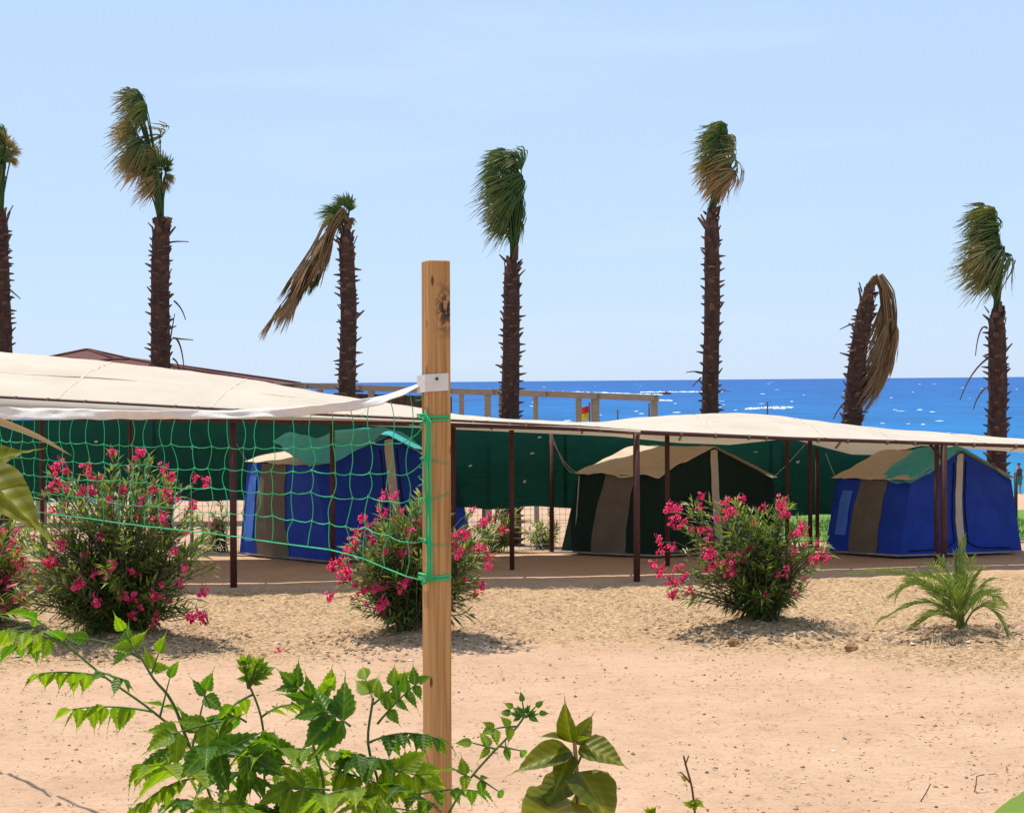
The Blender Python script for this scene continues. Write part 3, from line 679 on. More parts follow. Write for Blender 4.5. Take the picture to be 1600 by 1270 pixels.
def bundle(t, Y, path, n, seed, length, t0, t1, blade_from=.35, wind=Vector((0, 0, -1)), spread=.5, m='deadfrond', thick=.12, windk=.2):
    """fronds hanging together along a bent path"""
    random.seed(seed); pts = [at(a, b, Y) for a, b in path]
    for i in range(n):
        off = rv(thick); ks = U(blade_from, .96); k = len(pts)
        def P(s):
            f = s * (k - 1); j = min(int(f), k - 2); return lerp(pts[j], pts[j + 1], f - j) + off * min(1, .25 + s * 1.6)
        mb = MB(); m_ = [P(ks * q / 8) for q in range(9)]; mb.tube(m_, [.02 - .001 * q for q in range(9)], 5, col=[t0] * 9)
        ax = (P(min(1, ks + .1)) - P(ks - .08)).normalized(); H = P(ks)
        fan(mb, H, ax + rv(.12), rv(1), length * U(.75, 1.1) * (1.12 - .45 * ks), spread * U(.7, 1.3), 22, wind, windk, .12, t0 + U(-.08, .1), t1, jit=.10)
        mb.build('frond', M[m], t, attr='t')
PY = 28.0
t = palm([(4, 700), (5, 545), (1, 420), (0, 330)], PY, .18, .14, 'fan palm with a thin ragged crown behind the highest end of the canopy', 11)
crown(t, PY, (0, 332), (-10, 240), 26, 36, 14, 12, .30, .1, .85)
tuft(t, PY, (0, 332), [(14, 232, .5, .6, .30, .5), (20, 238, .9, .2, .24, .6), (6, 222, .1, 1, .34, .45), (12, 245, .8, .5, .28, .3), (-4, 215, -.3, 1, .3, .5), (16, 250, .8, -.2, .22, .7), (0, 240, .2, .9, .4, .1), (8, 252, .5, .3, .3, .3)], 13)
dead_stalks(t, [[(10, 448), (20, 456), (32, 467)], [(8, 390), (12, 384), (18, 392)]], PY)
t = palm([(252, 700), (251, 578), (250, 450), (252, 340)], PY, .20, .155, 'tallest fan palm, green brown crown blown over sideways, beside the pointed roof', 21)
crown(t, PY, (251, 345), (213, 210), 38, 66, 28, 22, .28, .12)
crown(t, PY, (251, 345), (232, 270), 24, 26, 8, 24, .32)
tuft(t, PY, (251, 345), [(256, 268, .5, .9, .32, .05), (260, 260, .4, .9, .30, .05), (256, 278, .7, .2, .24, .3), (252, 262, .1, .9, .4, .15), (262, 274, .6, -.6, .22, .5), (254, 285, .5, -.5, .25, .4)], 23)
dead_stalks(t, [[(262, 380), (272, 376), (295, 378)], [(272, 470), (285, 480), (290, 500)], [(270, 528), (285, 530), (302, 531)], [(276, 530), (285, 540), (288, 582)], [(262, 555), (268, 520), (273, 490)], [(270, 560), (280, 565), (280, 582)]], PY)
t = palm([(542, 740), (542, 618), (545, 480), (540, 352)], PY, .18, .135, 'fan palm with its brown crown snapped and hanging down one side', 31)
tuft(t, PY, (542, 356), [(542, 325, .1, 1, .34, .0), (538, 322, -.5, .8, .32, .1), (545, 322, .2, 1, .3, -.05), (532, 328, -1, .15, .34, .05), (546, 330, .15, .9, .28, .2), (528, 332, -1, .05, .40, .0), (536, 330, -.8, .4, .3, .2), (545, 340, .4, -.3, .2, .3), (530, 338, -.7, -.5, .4, .35), (535, 340, -.6, -.6, .42, .3)], 32)
bundle(t, PY, [(543, 345), (532, 330), (515, 352), (502, 388), (482, 418), (452, 462), (428, 492)], 30, 33, .72, .15, .75, .34, Vector((-.5, 0, -1)), .62, thick=.15)
bundle(t, PY, [(543, 345), (535, 335), (518, 360), (508, 392), (498, 420), (480, 445)], 9, 34, .5, .1, .5, .4, Vector((-.5, 0, -1)), .7, 'frond', .14)
t = palm([(798, 760), (797, 650), (799, 520), (800, 402)], PY, .19, .14, 'fan palm with a full dark green crown behind the wooden post', 41)
crown(t, PY, (802, 405), (786, 298), 40, 60, 36, 42, -.04, .12)
t = palm([(1108, 760), (1109, 640), (1113, 470), (1112, 325)], PY, .165, .135, 'straight fan palm with a brown skirt under a small green top, beside the motor boats', 51)
crown(t, PY, (1113, 330), (1121, 249), 33, 50, 32, 52, .10, .55)
dead_stalks(t, [[(1100, 584), (1088, 578), (1072, 582)], [(1096, 590), (1088, 596), (1082, 604)]], PY)
t = palm([(1326, 760), (1331, 660), (1341, 550), (1358, 450)], PY, .215, .14, 'short leaning fan palm whose dead crown has folded over and hangs', 61)
bundle(t, PY, [(1358, 448), (1372, 434), (1386, 462), (1391, 510), (1388, 555), (1370, 590)], 28, 62, .85, .3, .85, .42, Vector((-.75, 0, -.8)), .75, 'deadfrond', .13, .6)
dead_stalks(t, [[(1336, 505), (1325, 508), (1312, 515)], [(1320, 628), (1308, 640), (1302, 655)]], PY)
t = palm([(1555, 800), (1557, 735), (1559, 600), (1557, 482)], PY, .205, .15, 'fan palm with a green crown beside the second blue tent, nearest the bather', 71)
crown(t, PY, (1557, 486), (1535, 382), 38, 55, 35, 72, .03, .25)
dead_stalks(t, [[(1543, 513), (1530, 500), (1524, 556)], [(1543, 560), (1515, 580), (1500, 625)], [(1540, 605), (1525, 620), (1521, 640)]], PY)

# ------------------------------------------------------------------ wire fence with green screen
YF = [(-400, 20.15), (365, 20.2), (995, 20.6), (1475, 21.8), (1900, 22.6)]
Fp = [(-400, 596), (-200, 607), (0, 618), (238, 631), (397, 640), (560, 648), (715, 655), (900, 664), (1000, 672), (1230, 682), (1475, 690), (1600, 694), (1900, 704)]
Sp = [(-400, 503), (-200, 525), (0, 548), (130, 560), (300, 578), (430, 597), (560, 620), (660, 637), (720, 647), (800, 653), (900, 657), (940, 656), (1000, 650), (1110, 645), (1180, 645), (1280, 655), (1390, 671), (1500, 676), (1600, 684), (1900, 694)]
Bp = [(-400, 640), (0, 650), (365, 658), (560, 661), (715, 665), (900, 670), (1000, 676), (1230, 685), (1475, 693), (1600, 697), (1900, 707)]
Rp = [(-400, 640), (0, 640), (400, 655), (960, 680), (1060, 690), (1140, 693), (1225, 684), (1245, 686), (1330, 708), (1375, 709), (1440, 694), (1500, 698), (1600, 705), (1900, 712)]
FY = 26.2
fx0, fx1 = -13.0, at(1478, 700, FY).x
zb = T(FY)
tf = thing('wire_fence', ((fx0 + fx1) / 2, FY, zb), 'wire mesh fence with dark green screen cloth tied along it behind the tents', 'fence')
x = fx0; 
while x < fx1 + .1:
    mb = MB(); mb.tube([(x, FY + .05, zb - .2), (x, FY + .05, min(zb + 2.2, at(800 + FPX * x / FY, ip(Sp, 800 + FPX * x / FY) + 10, FY).z))], .03, 8); mb.build('post', M['galv'], tf); x += 2.5
wm = MB()
i = 0
while fx0 + i * .1 < fx1:
    x = fx0 + i * .1; wm.tube([(x, FY + .01, zb + .02), (x, FY + .01, zb + 1.75)], .0035, 3, False); i += 1
for j in range(18): wm.tube([(fx0, FY + .014, zb + .03 + j * .1), (fx1, FY + .014, zb + .03 + j * .1)], .0035, 3, False)
kind(wm.build('wire_mesh', M['galv'], tf, smooth=False), 'stuff')
zbot = [(-13, .82), (-7.5, .82), (-4.4, .77), (-2.0, .70), (-.8, .62), (.8, .60), (3, .52), (4.6, .44), (8, .42)]
def scr(x0, x1):
    def fn(u, v):
        x = lerp(x0, x1, u); b = ip(zbot, x) + .02 * math.sin(x * 5) - .035 * math.sin(u * math.pi)
        pxx = 800 + FPX * x / FY; tp_ = min(2.15 + zb + .17, at(pxx, ip(Sp, pxx) + 11, FY).z); z = lerp(b + zb + .17, tp_, v)
        return Vector((x, FY - .05 + .035 * N(x * 1.2, z * 2) + .02 * N(x * 5, z * 1.5, 3), z))
    return fn
cuts = [fx0, -9.6, -6.1, -2.6, .9, 4.4, fx1]
for a, b in zip(cuts, cuts[1:]):
    mb = MB(); mb.patch(scr(a - .03, b + .03), 40, 14); mb.build('screen_cloth', M['screen'], tf)

random.seed(77)
for a_, b_ in ((832, 708), (820, 752), (843, 683), (1247, 722), (735, 728), (1180, 706), (300, 700), (150, 690)):
    p = at(a_, b_, FY - .11); mb = MB(); w_ = U(.02, .045); h_ = U(.01, .03); o_ = [mb.vert(p + Vector((dx * w_ + U(-.01, .01), U(-.01, 0), dz * h_ + U(-.008, .008)))) for dx, dz in ((-1, -1), (1, -.6), (.8, 1), (-.7, .7))]; mb.f.append(tuple(o_)); mb.build('cloth_scrap', M['rope'], tf)
# ------------------------------------------------------------------ shade canopy
def front(px): return at(px, ip(Fp, px), ip(YF, px))
def DEPf(yf): return min(5.2, 25.75 - yf)
DEP = 4.6
def roofpt(px, v):
    yf = ip(YF, px); f = front(px); X = f.x; DEP = DEPf(yf)
    yr = yf + DEP * .55; pr = 800 + FPX * X / yr; zr = at(pr, ip(Sp, pr), yr).z
    yb = yf + DEP; pb_ = 800 + FPX * X / yb; zbk = at(pb_, ip(Rp, pb_), yb).z
    if v < .55:
        q = v / .55; z = f.z + (zr - f.z) * (1 - (1 - q) ** 1.6)
    else:
        q = (v - .55) / .45; z = zr + (zbk - zr) * q ** 1.5
    z += (.035 * N(X * .5, v * 9, 1) + .022 * N(X * .8 + v * 4, v * 26, 2) + .012 * N(X * 3, v * 14, 6)) * min(1, v * 6) * min(1, (1 - v) * 6)
    return Vector((X, yf + DEP * v, z))
cn = thing('shade_canopy', (0, 22.5, 0), 'long pale shade canopy on rust brown steel posts over the tents', 'canopy')
PX0, PX1 = -330, 1850
def roofpanel(pa, pb_, v0, v1, nu, nv, dz=0.):
    mb = MB(); mb.patch(lambda u, v: roofpt(lerp(pa, pb_, u), v) + Vector((0, 0, dz)), nu, nv, 0, 1, v0, v1); mb.build('roof_cloth', M['fabric'], cn)
for pa, pb_ in ((PX0, 330), (330, 935), (935, 1400), (1400, PX1)):
    roofpanel(pa, pb_, 0.0, .215, 60, 8, .0)
    roofpanel(pa, pb_, .232, 1.0, 60, 26, -.02)
M['hem'] = mat('canopy_hem', (.55, .47, .375), (.47, .395, .31), 6, .9)
for sp_ in (-150, 90, 330, 560, 760, 935, 1120, 1290, 1400, 1540, 1700):
    mb = MB(); mb.patch(lambda u, v: roofpt(sp_ + (u - .5) * 4.5, v) + Vector((0, 0, .004 - (.02 if v > .22 else 0))), 1, 30, 0, 1, .0, .98); mb.build('seam', M['hem'], cn)
lash = MB()
for q in range(3):
    lash.tube([Vector((.012 * q - .012 + .004 * math.sin(a_), .034 * math.cos(a_), .036 * math.sin(a_) - .01)) for a_ in [k_ * .7 for k_ in range(10)]], .0045, 4)
lash_me = lash.mesh('lashing', M['cord'])

for q in range(34):
    p_ = lerp(-60, 1680, (q + U(-.45, .45)) / 33); o = bpy.data.objects.new('lashing', lash_me); COL.objects.link(o); o.parent = cn
    f_ = front(p_) - Vector((0, .02, .022)); o.location = f_ - cn.location
def bar(fn, pa, pb_, r, name, n=40):
    mb = MB(); mb.tube([fn(lerp(pa, pb_, i / n)) for i in range(n + 1)], r, 6); mb.build(name, M['rust'], cn)
bar(lambda p: front(p) - Vector((0, .02, .022)), PX0, PX1, .020, 'beam')
def low(p): return at(p, ip(Bp, p), ip(YF, p) - .02)
bar(low, PX0, PX1, .027, 'beam')
vb = MB()
def valf(u, v):
    p = lerp(PX0, 1000, u); a = front(p) + Vector((0, -.07, -.035)); b = low(p) + Vector((0, -.06, .03)); q = lerp(b, a, v); q.y -= .05 * math.sin(v * math.pi) + .008 * N(p * .05, v * 3); return q
vb.patch(valf, 130, 4); vb.build('valance', M['fabric'], cn)
def ybeam(off, dz, pa=PX0, pb_=PX1):
    def fn(p):
        q = roofpt(p, off / DEP); return Vector((q.x, q.y, min(q.z - .05, low(p).z - dz)))
    return fn
bar(ybeam(1.7, .02), PX0, PX1, .022, 'beam')
def post(px, ptop, pbase, r=.042, Y=None):
    b = gp(px, pbase)
    if Y: b = at(px, pbase, Y); b.z = T(Y)
    b = Vector(b); tp = at(px, ptop, b.y); mb = MB(); tp.x = b.x + (tp.x - b.x) * .6
    mb.tube([b - Vector((0, 0, .15)), tp], r, 8); mb.build('post', M['rust'], cn)
    return b, tp
post(365, 655, 918, .047); post(995, 673, 908, .045); post(1475, 691, 888, .045); post(-190, 648, 921, .045); post(1790, 702, 880, .045)
post(520, 662, 893, .036); post(800, 672, 890, .036); post(1043, 680, 884, .036); post(1464, 694, 870, .036, 22.5); post(709, 664, 889, .038)
post(862, 676, 862, .038); post(1230, 688, 842, .036, 25.0); post(1266, 688, 836, .036, 24.9); post(1277, 700, 833, .034, 25.7); post(66, 652, 851, .036, 25.3); post(205, 656, 851, .036, 25.3)
mb = MB(); mb.tube([at(1476, 722, 22.0), at(1450, 690, 22.0)], .022, 6); mb.build('brace', M['rust'], cn)

# ------------------------------------------------------------------ tents
def tent(label, base, eave, apex, wallm, stripe, roofm, stripem, flap=None, zipc=None, ragged=.0, group=None, seams=True):  # flap: extent of the sun strip painted on the side wall
    FLb, BLb, FRb = [gp(*q) for q in base]
    def flat(p): return Vector((p.x, p.y, T(p.y) + .03))
    FLb, BLb, FRb = flat(FLb), flat(BLb), flat(FRb); BRb = flat(BLb + FRb - FLb)
    ex = (FRb - FLb).normalized(); 
    FLe = at(*eave[0], FLb.y + .06); BLe = at(*eave[1], BLb.y - .03); FRe = at(*eave[2], FRb.y + .02); BRe = BLe + FRe - FLe
    A = at(*apex, (FLe.y + FRe.y) / 2); A2 = A + (BLe - FLe)
    cen = (FLb + BRb) / 2; t = thing('tent', Vector((cen.x, cen.y, T(cen.y))), label, 'tent', group)
    def wall(b0, b1, e0, e1, seed):
        nrm = (b1 - b0).cross(Vector((0, 0, 1))).normalized()
        if nrm.dot(((b0 + b1) / 2) - cen) < 0: nrm = -nrm
        def fn(u, v, off=0.):
            p = lerp(lerp(b0, b1, u), lerp(e0, e1, u), v)
            s = math.sin(math.pi * min(1, max(0, u))) * math.sin(math.pi * min(1, max(0, v)))
            k = .035 * s + (.038 * N(u * 3 + seed, v * 2.2, seed) + .024 * N(u * 7, v * 5 + u * 6, seed) + .012 * N(u * 15 + v * 9, v * 6, seed + 3)) * min(1, s * 3)
            p = p + nrm * (k + off); p.z -= .02 * s * 0
            return p
        return fn
    wl = wall(FLb, BLb, FLe, BLe, 1.3); wr = wall(FRb, BRb, FRe, BRe, 4.1); wb = wall(BLb, BRb, BLe, BRe, 7.7)
    for f in (wl, wr, wb): mb = MB(); mb.patch(f, 26, 20); mb.build('wall', wallm, t)
    gn = (FRb - FLb).cross(Vector((0, 0, 1))).normalized()
    if gn.dot((FLb + FRb) / 2 - cen) < 0: gn = -gn
    def gable(u, v, off=0., back=False):
        a = lerp(FLb, FRb, u); b = lerp(FLe, A, 2 * u) if u < .5 else lerp(A, FRe, 2 * u - 1)
        p = lerp(a, b, v); s = math.sin(math.pi * u) * math.sin(math.pi * min(1, v * .98))
        return p + gn * (.03 * s + (.03 * N(u * 4, v * 3, 2) + .018 * N(u * 9 + v * 5, v * 3, 6) + .008 * N(u * 18 - v * 8, v * 7, 9)) * min(1, s * 3) + off)
    mb = MB(); mb.patch(gable, 40, 24); mb.build('front_wall', wallm, t)
    mb = MB(); mb.patch(lambda u, v: gable(u, v, 0) + (BLe - FLe) + gn * .03, 20, 8, 0, 1, .6, 1); mb.build('back_gable', wallm, t)
    mb = MB(); mb.patch(lambda u, v: wl(u + .012 * math.sin(v * 4), v, .012), 6, 18, stripe[0], stripe[1], .01, 1.0); mb.build('window_band', stripem, t)
    if flap:  # sun strip on the side wall, painted as a brighter blue panel
        mb = MB(); mb.patch(lambda u, v: wl(flap[0] + (u - .5) * flap[1] * (.35 + .65 * math.sin(v * 3.1) ** .5), v, .02), 4, 12, 0, 1, flap[2], flap[3]); mb.build('sunlit_strip', M['sunlit_blue'], t)
    # zip band down the middle of the front, door seam curving along the floor
    zc = zipc or (lambda v: .5)
    mb = MB(); mb.patch(lambda u, v: gable(zc(v) + (u - .5) * .062, v, .014), 3, 24, 0, 1, .06, .985); mb.build('zip_band', M['cream'], t)
    if seams:
        for sgn in (-1, 1):
            pts = []
            for i in range(22):
                v = .93 - .80 * i / 21; pts.append(gable(zc(v) + sgn * .058, v, .012))
            for i in range(1, 15):
                q = i / 14; pts.append(gable(zc(.13) + sgn * (.058 + .36 * q), .13 - .06 * math.sin(min(1, q * 3) * math.pi / 2), .012))
            mb = MB(); mb.tube(pts, .011, 5); mb.build('door_seam', M['navy'], t)
    def slope(e0, e1, a0, a1, seed):
        fwd = (a0 - a1).normalized() * .05
        def fn(u, v):
            p = lerp(lerp(e0 + fwd, e1 - fwd, u), lerp(a0 + fwd, a1 - fwd, u), v); out = (lerp(e0, e1, u) - lerp(a0, a1, u)); out.z = 0
            p = p + out.normalized() * .06 * (1 - v) + Vector((0, 0, .015))
            p.z += -.05 * math.sin(math.pi * u) * math.sin(math.pi * v) + .030 * N(u * 5, v * 4, seed) + .012 * N(u * 14, v * 5 + u * 5, seed)
            if v < .12: p.z -= ragged * (.5 + .5 * math.sin(u * 14 + seed)) * (1 - v / .12) * (1 if u < .5 else .3)
            return p
        return fn
    for e0, e1, a0, a1, sd_ in ((FLe, BLe, A, A2, 2.), (FRe, BRe, A, A2, 5.)):
        mb = MB(); mb.patch(slope(e0, e1, a0, a1, sd_), 24, 16); mb.build('roof_slope', roofm, t)
    mb = MB(); up = Vector((0, 0, .018)); mb.tube([p + up for p in (FRb, FLb, BLb)], .018, 5); mb.build('ground_sheet', M['sheet'], t)
    return t, dict(FLe=FLe, BLe=BLe, FRe=FRe, A=A, A2=A2, gable=gable, BRe=BRe)
def rope(t, a, b, sag=.06, r=.006):
    mb = MB(); mb.tube([lerp(a, b, i / 8) - Vector((0, 0, sag * math.sin(math.pi * i / 8))) for i in range(9)], r, 4); mb.build('guy_rope', M['rope'], t)
zc = lambda v: .5 - .035 * math.sin(v * 3.0)
GT = None
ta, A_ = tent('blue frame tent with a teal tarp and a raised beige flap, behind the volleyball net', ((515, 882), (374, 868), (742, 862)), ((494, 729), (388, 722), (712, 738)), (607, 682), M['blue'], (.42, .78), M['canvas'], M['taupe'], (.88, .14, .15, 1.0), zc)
tb, B_ = tent('dark green frame tent with a ragged beige canvas roof, standing between the two blue ones', ((1022, 873), (876, 866), (1222, 862)), ((1030, 743), (905, 740), (1207, 747)), (1115, 699), M['tgreen'], (.30, .66), M['canvas'], M['taupe'], None, lambda v: .5 - .02 * math.sin(v * 3), .06, seams=False)
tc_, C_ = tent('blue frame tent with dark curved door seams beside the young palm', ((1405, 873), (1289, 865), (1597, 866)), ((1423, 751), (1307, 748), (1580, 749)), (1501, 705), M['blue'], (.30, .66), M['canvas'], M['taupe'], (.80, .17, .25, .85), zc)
rope(tb, B_['BLe'], at(864, 690, 24.3), .10); rope(tb, B_['FRe'], at(1258, 694, 25.5), .02); rope(tb, B_['BLe'] + Vector((0, 0, .02)), at(862, 678, 24.3), .22)
rope(tb, B_['BLe'] - Vector((0, .03, .03)), at(899, 835, B_['BLe'].y - .12), 0, .012)
rope(tc_, C_['BLe'], at(1290, 708, 25.), .02); rope(ta, A_['BLe'], at(368, 690, 23.), .03)
def crom(p, t):
    n = len(p) - 1; f = min(t, .99999) * n; i = int(f); f -= i
    p0, p1, p2, p3 = p[max(i - 1, 0)], p[i], p[i + 1], p[min(i + 2, n)]
    return .5 * (2 * p1 + (p2 - p0) * f + (2 * p0 - 5 * p1 + 4 * p2 - p3) * f * f + (3 * p1 - p0 - 3 * p2 + p3) * f ** 3)
def tarp(rows, label, seed):
    P = [[at(a, b, y) for a, b, y in r] for r in rows]; mb = MB()
    def fn(u, v):
        q = crom([crom(r, u) for r in P], v); q.z += .045 * N(u * 7, v * 6, seed) + .030 * math.sin(u * 24 + v * 9 + 3 * N(u * 4, v * 4, seed)) * (.5 + N(u * 3, v * 3, seed)); q.y += .02 * N(u * 5, v * 5, seed + 4); return q
    mb.patch(fn, 48, 28); return tag(mb.build('tarp', M['teal']), label, 'tarp')
ya = A_['A'].y; yb = A_['A2'].y; ye = A_['FLe'].y
tarp([[(483, 730, ye - .12), (530, 716, ye + .05), (572, 697, ye + .2), (608, 673, ya - .12), (640, 686, ya + .15), (672, 706, ya + .3)],
      [(462, 716, ye + .25), (500, 702, ye + .35), (550, 686, ye + .5), (606, 670, ya + .2), (636, 684, ya + .4), (668, 703, ya + .5)],
      [(440, 697, ye + .6), (470, 690, ye + .6), (520, 684, ye + .8), (585, 669, ya + .5), (612, 678, ya + .7), (650, 699, ya + .8)],
      [(424, 690, ye + .8), (450, 677, ye + .8), (498, 681, ye + 1.0), (560, 671, ya + .8), (590, 676, ya + .9), (625, 696, ya + 1.0)]],
     'teal tarp lifting in the wind over the blue tent behind the volleyball net', 3.)
ya = C_['A'].y; ye = C_['FLe'].y; yfr = C_['FRe'].y
tarp([[(1424, 754, ye - .10), (1452, 738, ye + .0), (1480, 720, ye + .1), (1503, 702, ya - .12), (1540, 722, (ya + yfr) / 2 - .08), (1582, 751, yfr - .05)],
      [(1406, 755, ye + .02), (1432, 733, ye + .2), (1462, 714, ye + .3), (1490, 699, ya + .15), (1528, 717, ya + .4), (1574, 748, yfr + .2)],
      [(1388, 750, ye + .3), (1412, 728, ye + .45), (1440, 708, ye + .6), (1466, 698, ya + .35), (1505, 712, ya + .6), (1560, 745, yfr + .4)],
      [(1370, 748, ye + .45), (1396, 727, ye + .65), (1420, 710, ye + .8), (1444, 700, ya + .55), (1485, 710, ya + .8), (1545, 742, yfr + .6)]],
     'crumpled teal tarp thrown over the roof of the blue tent beside the young palm', 8.)

# ------------------------------------------------------------------ oleander bushes
def lance(mb, p, d, ln, wd, c0, c1):
    d = d.normalized(); s = d.cross(Vector((0, 0, 1)) + rv(.5)); s = s.normalized() if s.length > 1e-5 else Vector((1, 0, 0)); n = s.cross(d)
    m1 = p + d * ln * .4 - n * ln * .02; tip = p + d * ln + Vector((0, 0, -ln * U(.05, .25)))
    a = mb.vert(p, c0); l = mb.vert(m1 + s * wd + n * wd * .5, c1); r = mb.vert(m1 - s * wd + n * wd * .5, c1); k = mb.vert(m1, lerp(c0, c1, .5)); e = mb.vert(tip, c1)
    mb.f += [(a, k, l), (a, r, k), (k, e, l), (k, r, e)]
def flower_mesh(seed):
    random.seed(seed); mb = MB()
    for i in range(random.randint(6, 9)):
        c = Vector((U(-.07, .07), U(-.07, .07), U(-.05, .07))); n = (c + Vector((U(-.04, .04), -.05 + U(-.03, .03), .05))).normalized(); s = n.orthogonal().normalized(); q = n.cross(s); sh = U(-.18, .12)
        mb.tube([Vector((0, 0, -.06)), c * .5 - Vector((0, 0, .02)), c + n * .004], .0035, 3, col=[.1] * 3)
        for ring, (rr, lift, cc) in enumerate(((.034, .006, .62), (.020, .016, .30))):
            for k in range(5):
                a = k * 1.2566 + ring * .6 + U(-.15, .15); d = s * math.cos(a) + q * math.sin(a); e = n.cross(d)
                o = c; w_ = rr * .55; tip = c + d * rr + n * (lift + U(-.006, .006))
                i0 = mb.vert(o, .15 + sh); i1 = mb.vert(o + d * rr * .6 + e * w_ + n * lift * .8, cc + sh); i2 = mb.vert(tip, cc + .3 + sh); i3 = mb.vert(o + d * rr * .6 - e * w_ + n * lift * .8, cc + sh)
                mb.f += [(i0, i1, i2), (i0, i2, i3)]
    for i in range(3):
        c = Vector((U(-.06, .06), U(-.06, .06), U(.03, .09))); mb.tube([Vector((0, 0, -.06)), c, c + Vector((0, 0, .03)) + rv(.01)], [.003, .007, .002], 4, col=[.1, .3, .5])
    return mb.mesh('flower_cluster', M['petal'], True, 't')
FLW = [flower_mesh(100 + i) for i in range(6)]
def oleander(base, lobes, flowers, label, seed, nleaf=3400, nrand=12, pale=0., group='flowering oleander bushes', leaflen=(.10, .18)):
    random.seed(seed); b = gp(*base); b.z = gz(b.x, b.y); Y = b.y; ppm = FPX / Y
    t = thing('oleander_bush', b, label, 'bush', group)
    sm = MB(); lf = MB(); tips = []
    tot = sum(r * r for _, _, r in lobes); nst = max(14, nleaf // 42)
    for i in range(nst):
        q = U(0, tot)
        for lx_, ly_, lr in lobes:
            q -= lr * lr
            if q <= 0: break
        a = U(0, 6.283); rr = lr * math.sqrt(U(0, 1)) * (1 + .2 * N(a * 2, seed))
        tp = at(lx_ + rr * math.cos(a), ly_ + rr * math.sin(a), Y); 
        dd = math.sqrt(max(0, 1 - (rr / lr) ** 2)) * lr / ppm
        tp.y = Y + U(-1, 1) * min(.75, .2 + dd)
        if tp.z < b.z + .12: tp.z = b.z + U(.12, .3)
        b0 = b + Vector((U(-.14, .14), U(-.12, .12), -.04)); out = tp - b0; mid = b0 + Vector((out.x * .28, out.y * .28, max(.1, out.z) * .62)) + rv(.04)
        P = [bez([b0, mid, tp], k / 9) for k in range(10)]
        sm.tube(P, [.014 - .0011 * k for k in range(10)], 4, False)
        tips.append(P[-1]); L_ = nleaf // nst
        for k in range(L_):
            s = 1 - .76 * (U(0, 1) ** 1.05); j = min(int(s * 9), 8); p = lerp(P[j], P[j + 1], s * 9 - j); dr = (P[j + 1] - P[j]).normalized()
            o = rv(1); o -= dr * o.dot(dr); o = o.normalized() if o.length > .01 else Vector((1, 0, 0))
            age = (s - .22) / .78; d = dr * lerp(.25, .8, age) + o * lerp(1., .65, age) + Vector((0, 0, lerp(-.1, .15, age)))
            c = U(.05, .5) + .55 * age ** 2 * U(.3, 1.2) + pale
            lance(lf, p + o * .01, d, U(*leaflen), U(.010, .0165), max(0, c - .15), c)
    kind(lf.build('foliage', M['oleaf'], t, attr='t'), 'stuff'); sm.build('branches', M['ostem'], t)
    def put(p):
        o = bpy.data.objects.new('flower_cluster', random.choice(FLW)); COL.objects.link(o); o.parent = t
        o.location = p - b; o.rotation_euler = (U(-.5, .5), U(-.5, .5), U(-.9, .9)); s = U(.55, .95); o.scale = (s, s, s); return o
    for fx, fy in flowers:
        p = at(fx, fy, Y - U(.1, .5)); put(p)
        root = min(tips, key=lambda q: (q - p).length); mb = MB()
    for i in range(len(flowers) // 2):        # single blooms scattered over the near side
        lx_, ly_, lr = random.choice(lobes); a = U(0, 6.283); rr = lr * math.sqrt(U(0, 1)); p = at(lx_ + rr * math.cos(a), ly_ + rr * math.sin(a), Y - U(.15, .5))
        if p.z > b.z + .25: o = put(p); o.scale = o.scale * .62
    for i in range(nrand): p = random.choice(tips) + Vector((0, 0, .04)); p.y = max(p.y, Y) ; put(p)
    for c in list(t.children):
        if c.name.startswith('flower'):
            p = c.location + b; q = lerp(p, b + Vector((0, 0, (p.z - b.z) * .5)), .45); tw = MB()
            tw.tube([q, lerp(q, p, .6) + Vector((0, 0, .03)), p - Vector((0, 0, .03))], [.006, .005, .004], 4, False); tw.build('flower_stalk', M['ostem'], t)
    return t
f1 = [(95, 722), (88, 755), (103, 735), (135, 730), (140, 745), (175, 705), (215, 710), (255, 732), (82, 765), (105, 765), (125, 768), (140, 770), (190, 765), (240, 765), (262, 768), (320, 755), (295, 795), (300, 790), (222, 785), (250, 810), (155, 838), (75, 880), (95, 850), (130, 868), (85, 878), (148, 895), (175, 882), (165, 900), (128, 897), (120, 913), (150, 940), (182, 905), (190, 930), (205, 935), (242, 930), (205, 962), (270, 862), (288, 888), (280, 910), (315, 925), (312, 960), (300, 965), (322, 968), (265, 780), (85, 735), (245, 965), (240, 975), (222, 1002), (235, 1015), (205, 1000)]
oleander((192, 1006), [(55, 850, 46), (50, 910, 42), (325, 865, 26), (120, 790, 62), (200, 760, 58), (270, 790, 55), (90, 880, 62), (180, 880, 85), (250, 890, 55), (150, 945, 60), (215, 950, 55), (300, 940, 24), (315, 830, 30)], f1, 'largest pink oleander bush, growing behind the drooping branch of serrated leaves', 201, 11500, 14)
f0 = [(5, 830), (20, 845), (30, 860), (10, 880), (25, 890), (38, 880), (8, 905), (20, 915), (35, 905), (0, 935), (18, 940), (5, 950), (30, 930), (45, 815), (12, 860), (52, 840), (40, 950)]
oleander((-25, 992), [(-5, 960, 45), (-20, 860, 70), (10, 910, 55), (-60, 900, 70), (30, 850, 35), (-30, 940, 50)], f0, 'pink oleander bush thick with crimson flowers, next to the largest bush', 202, 6000, 8)
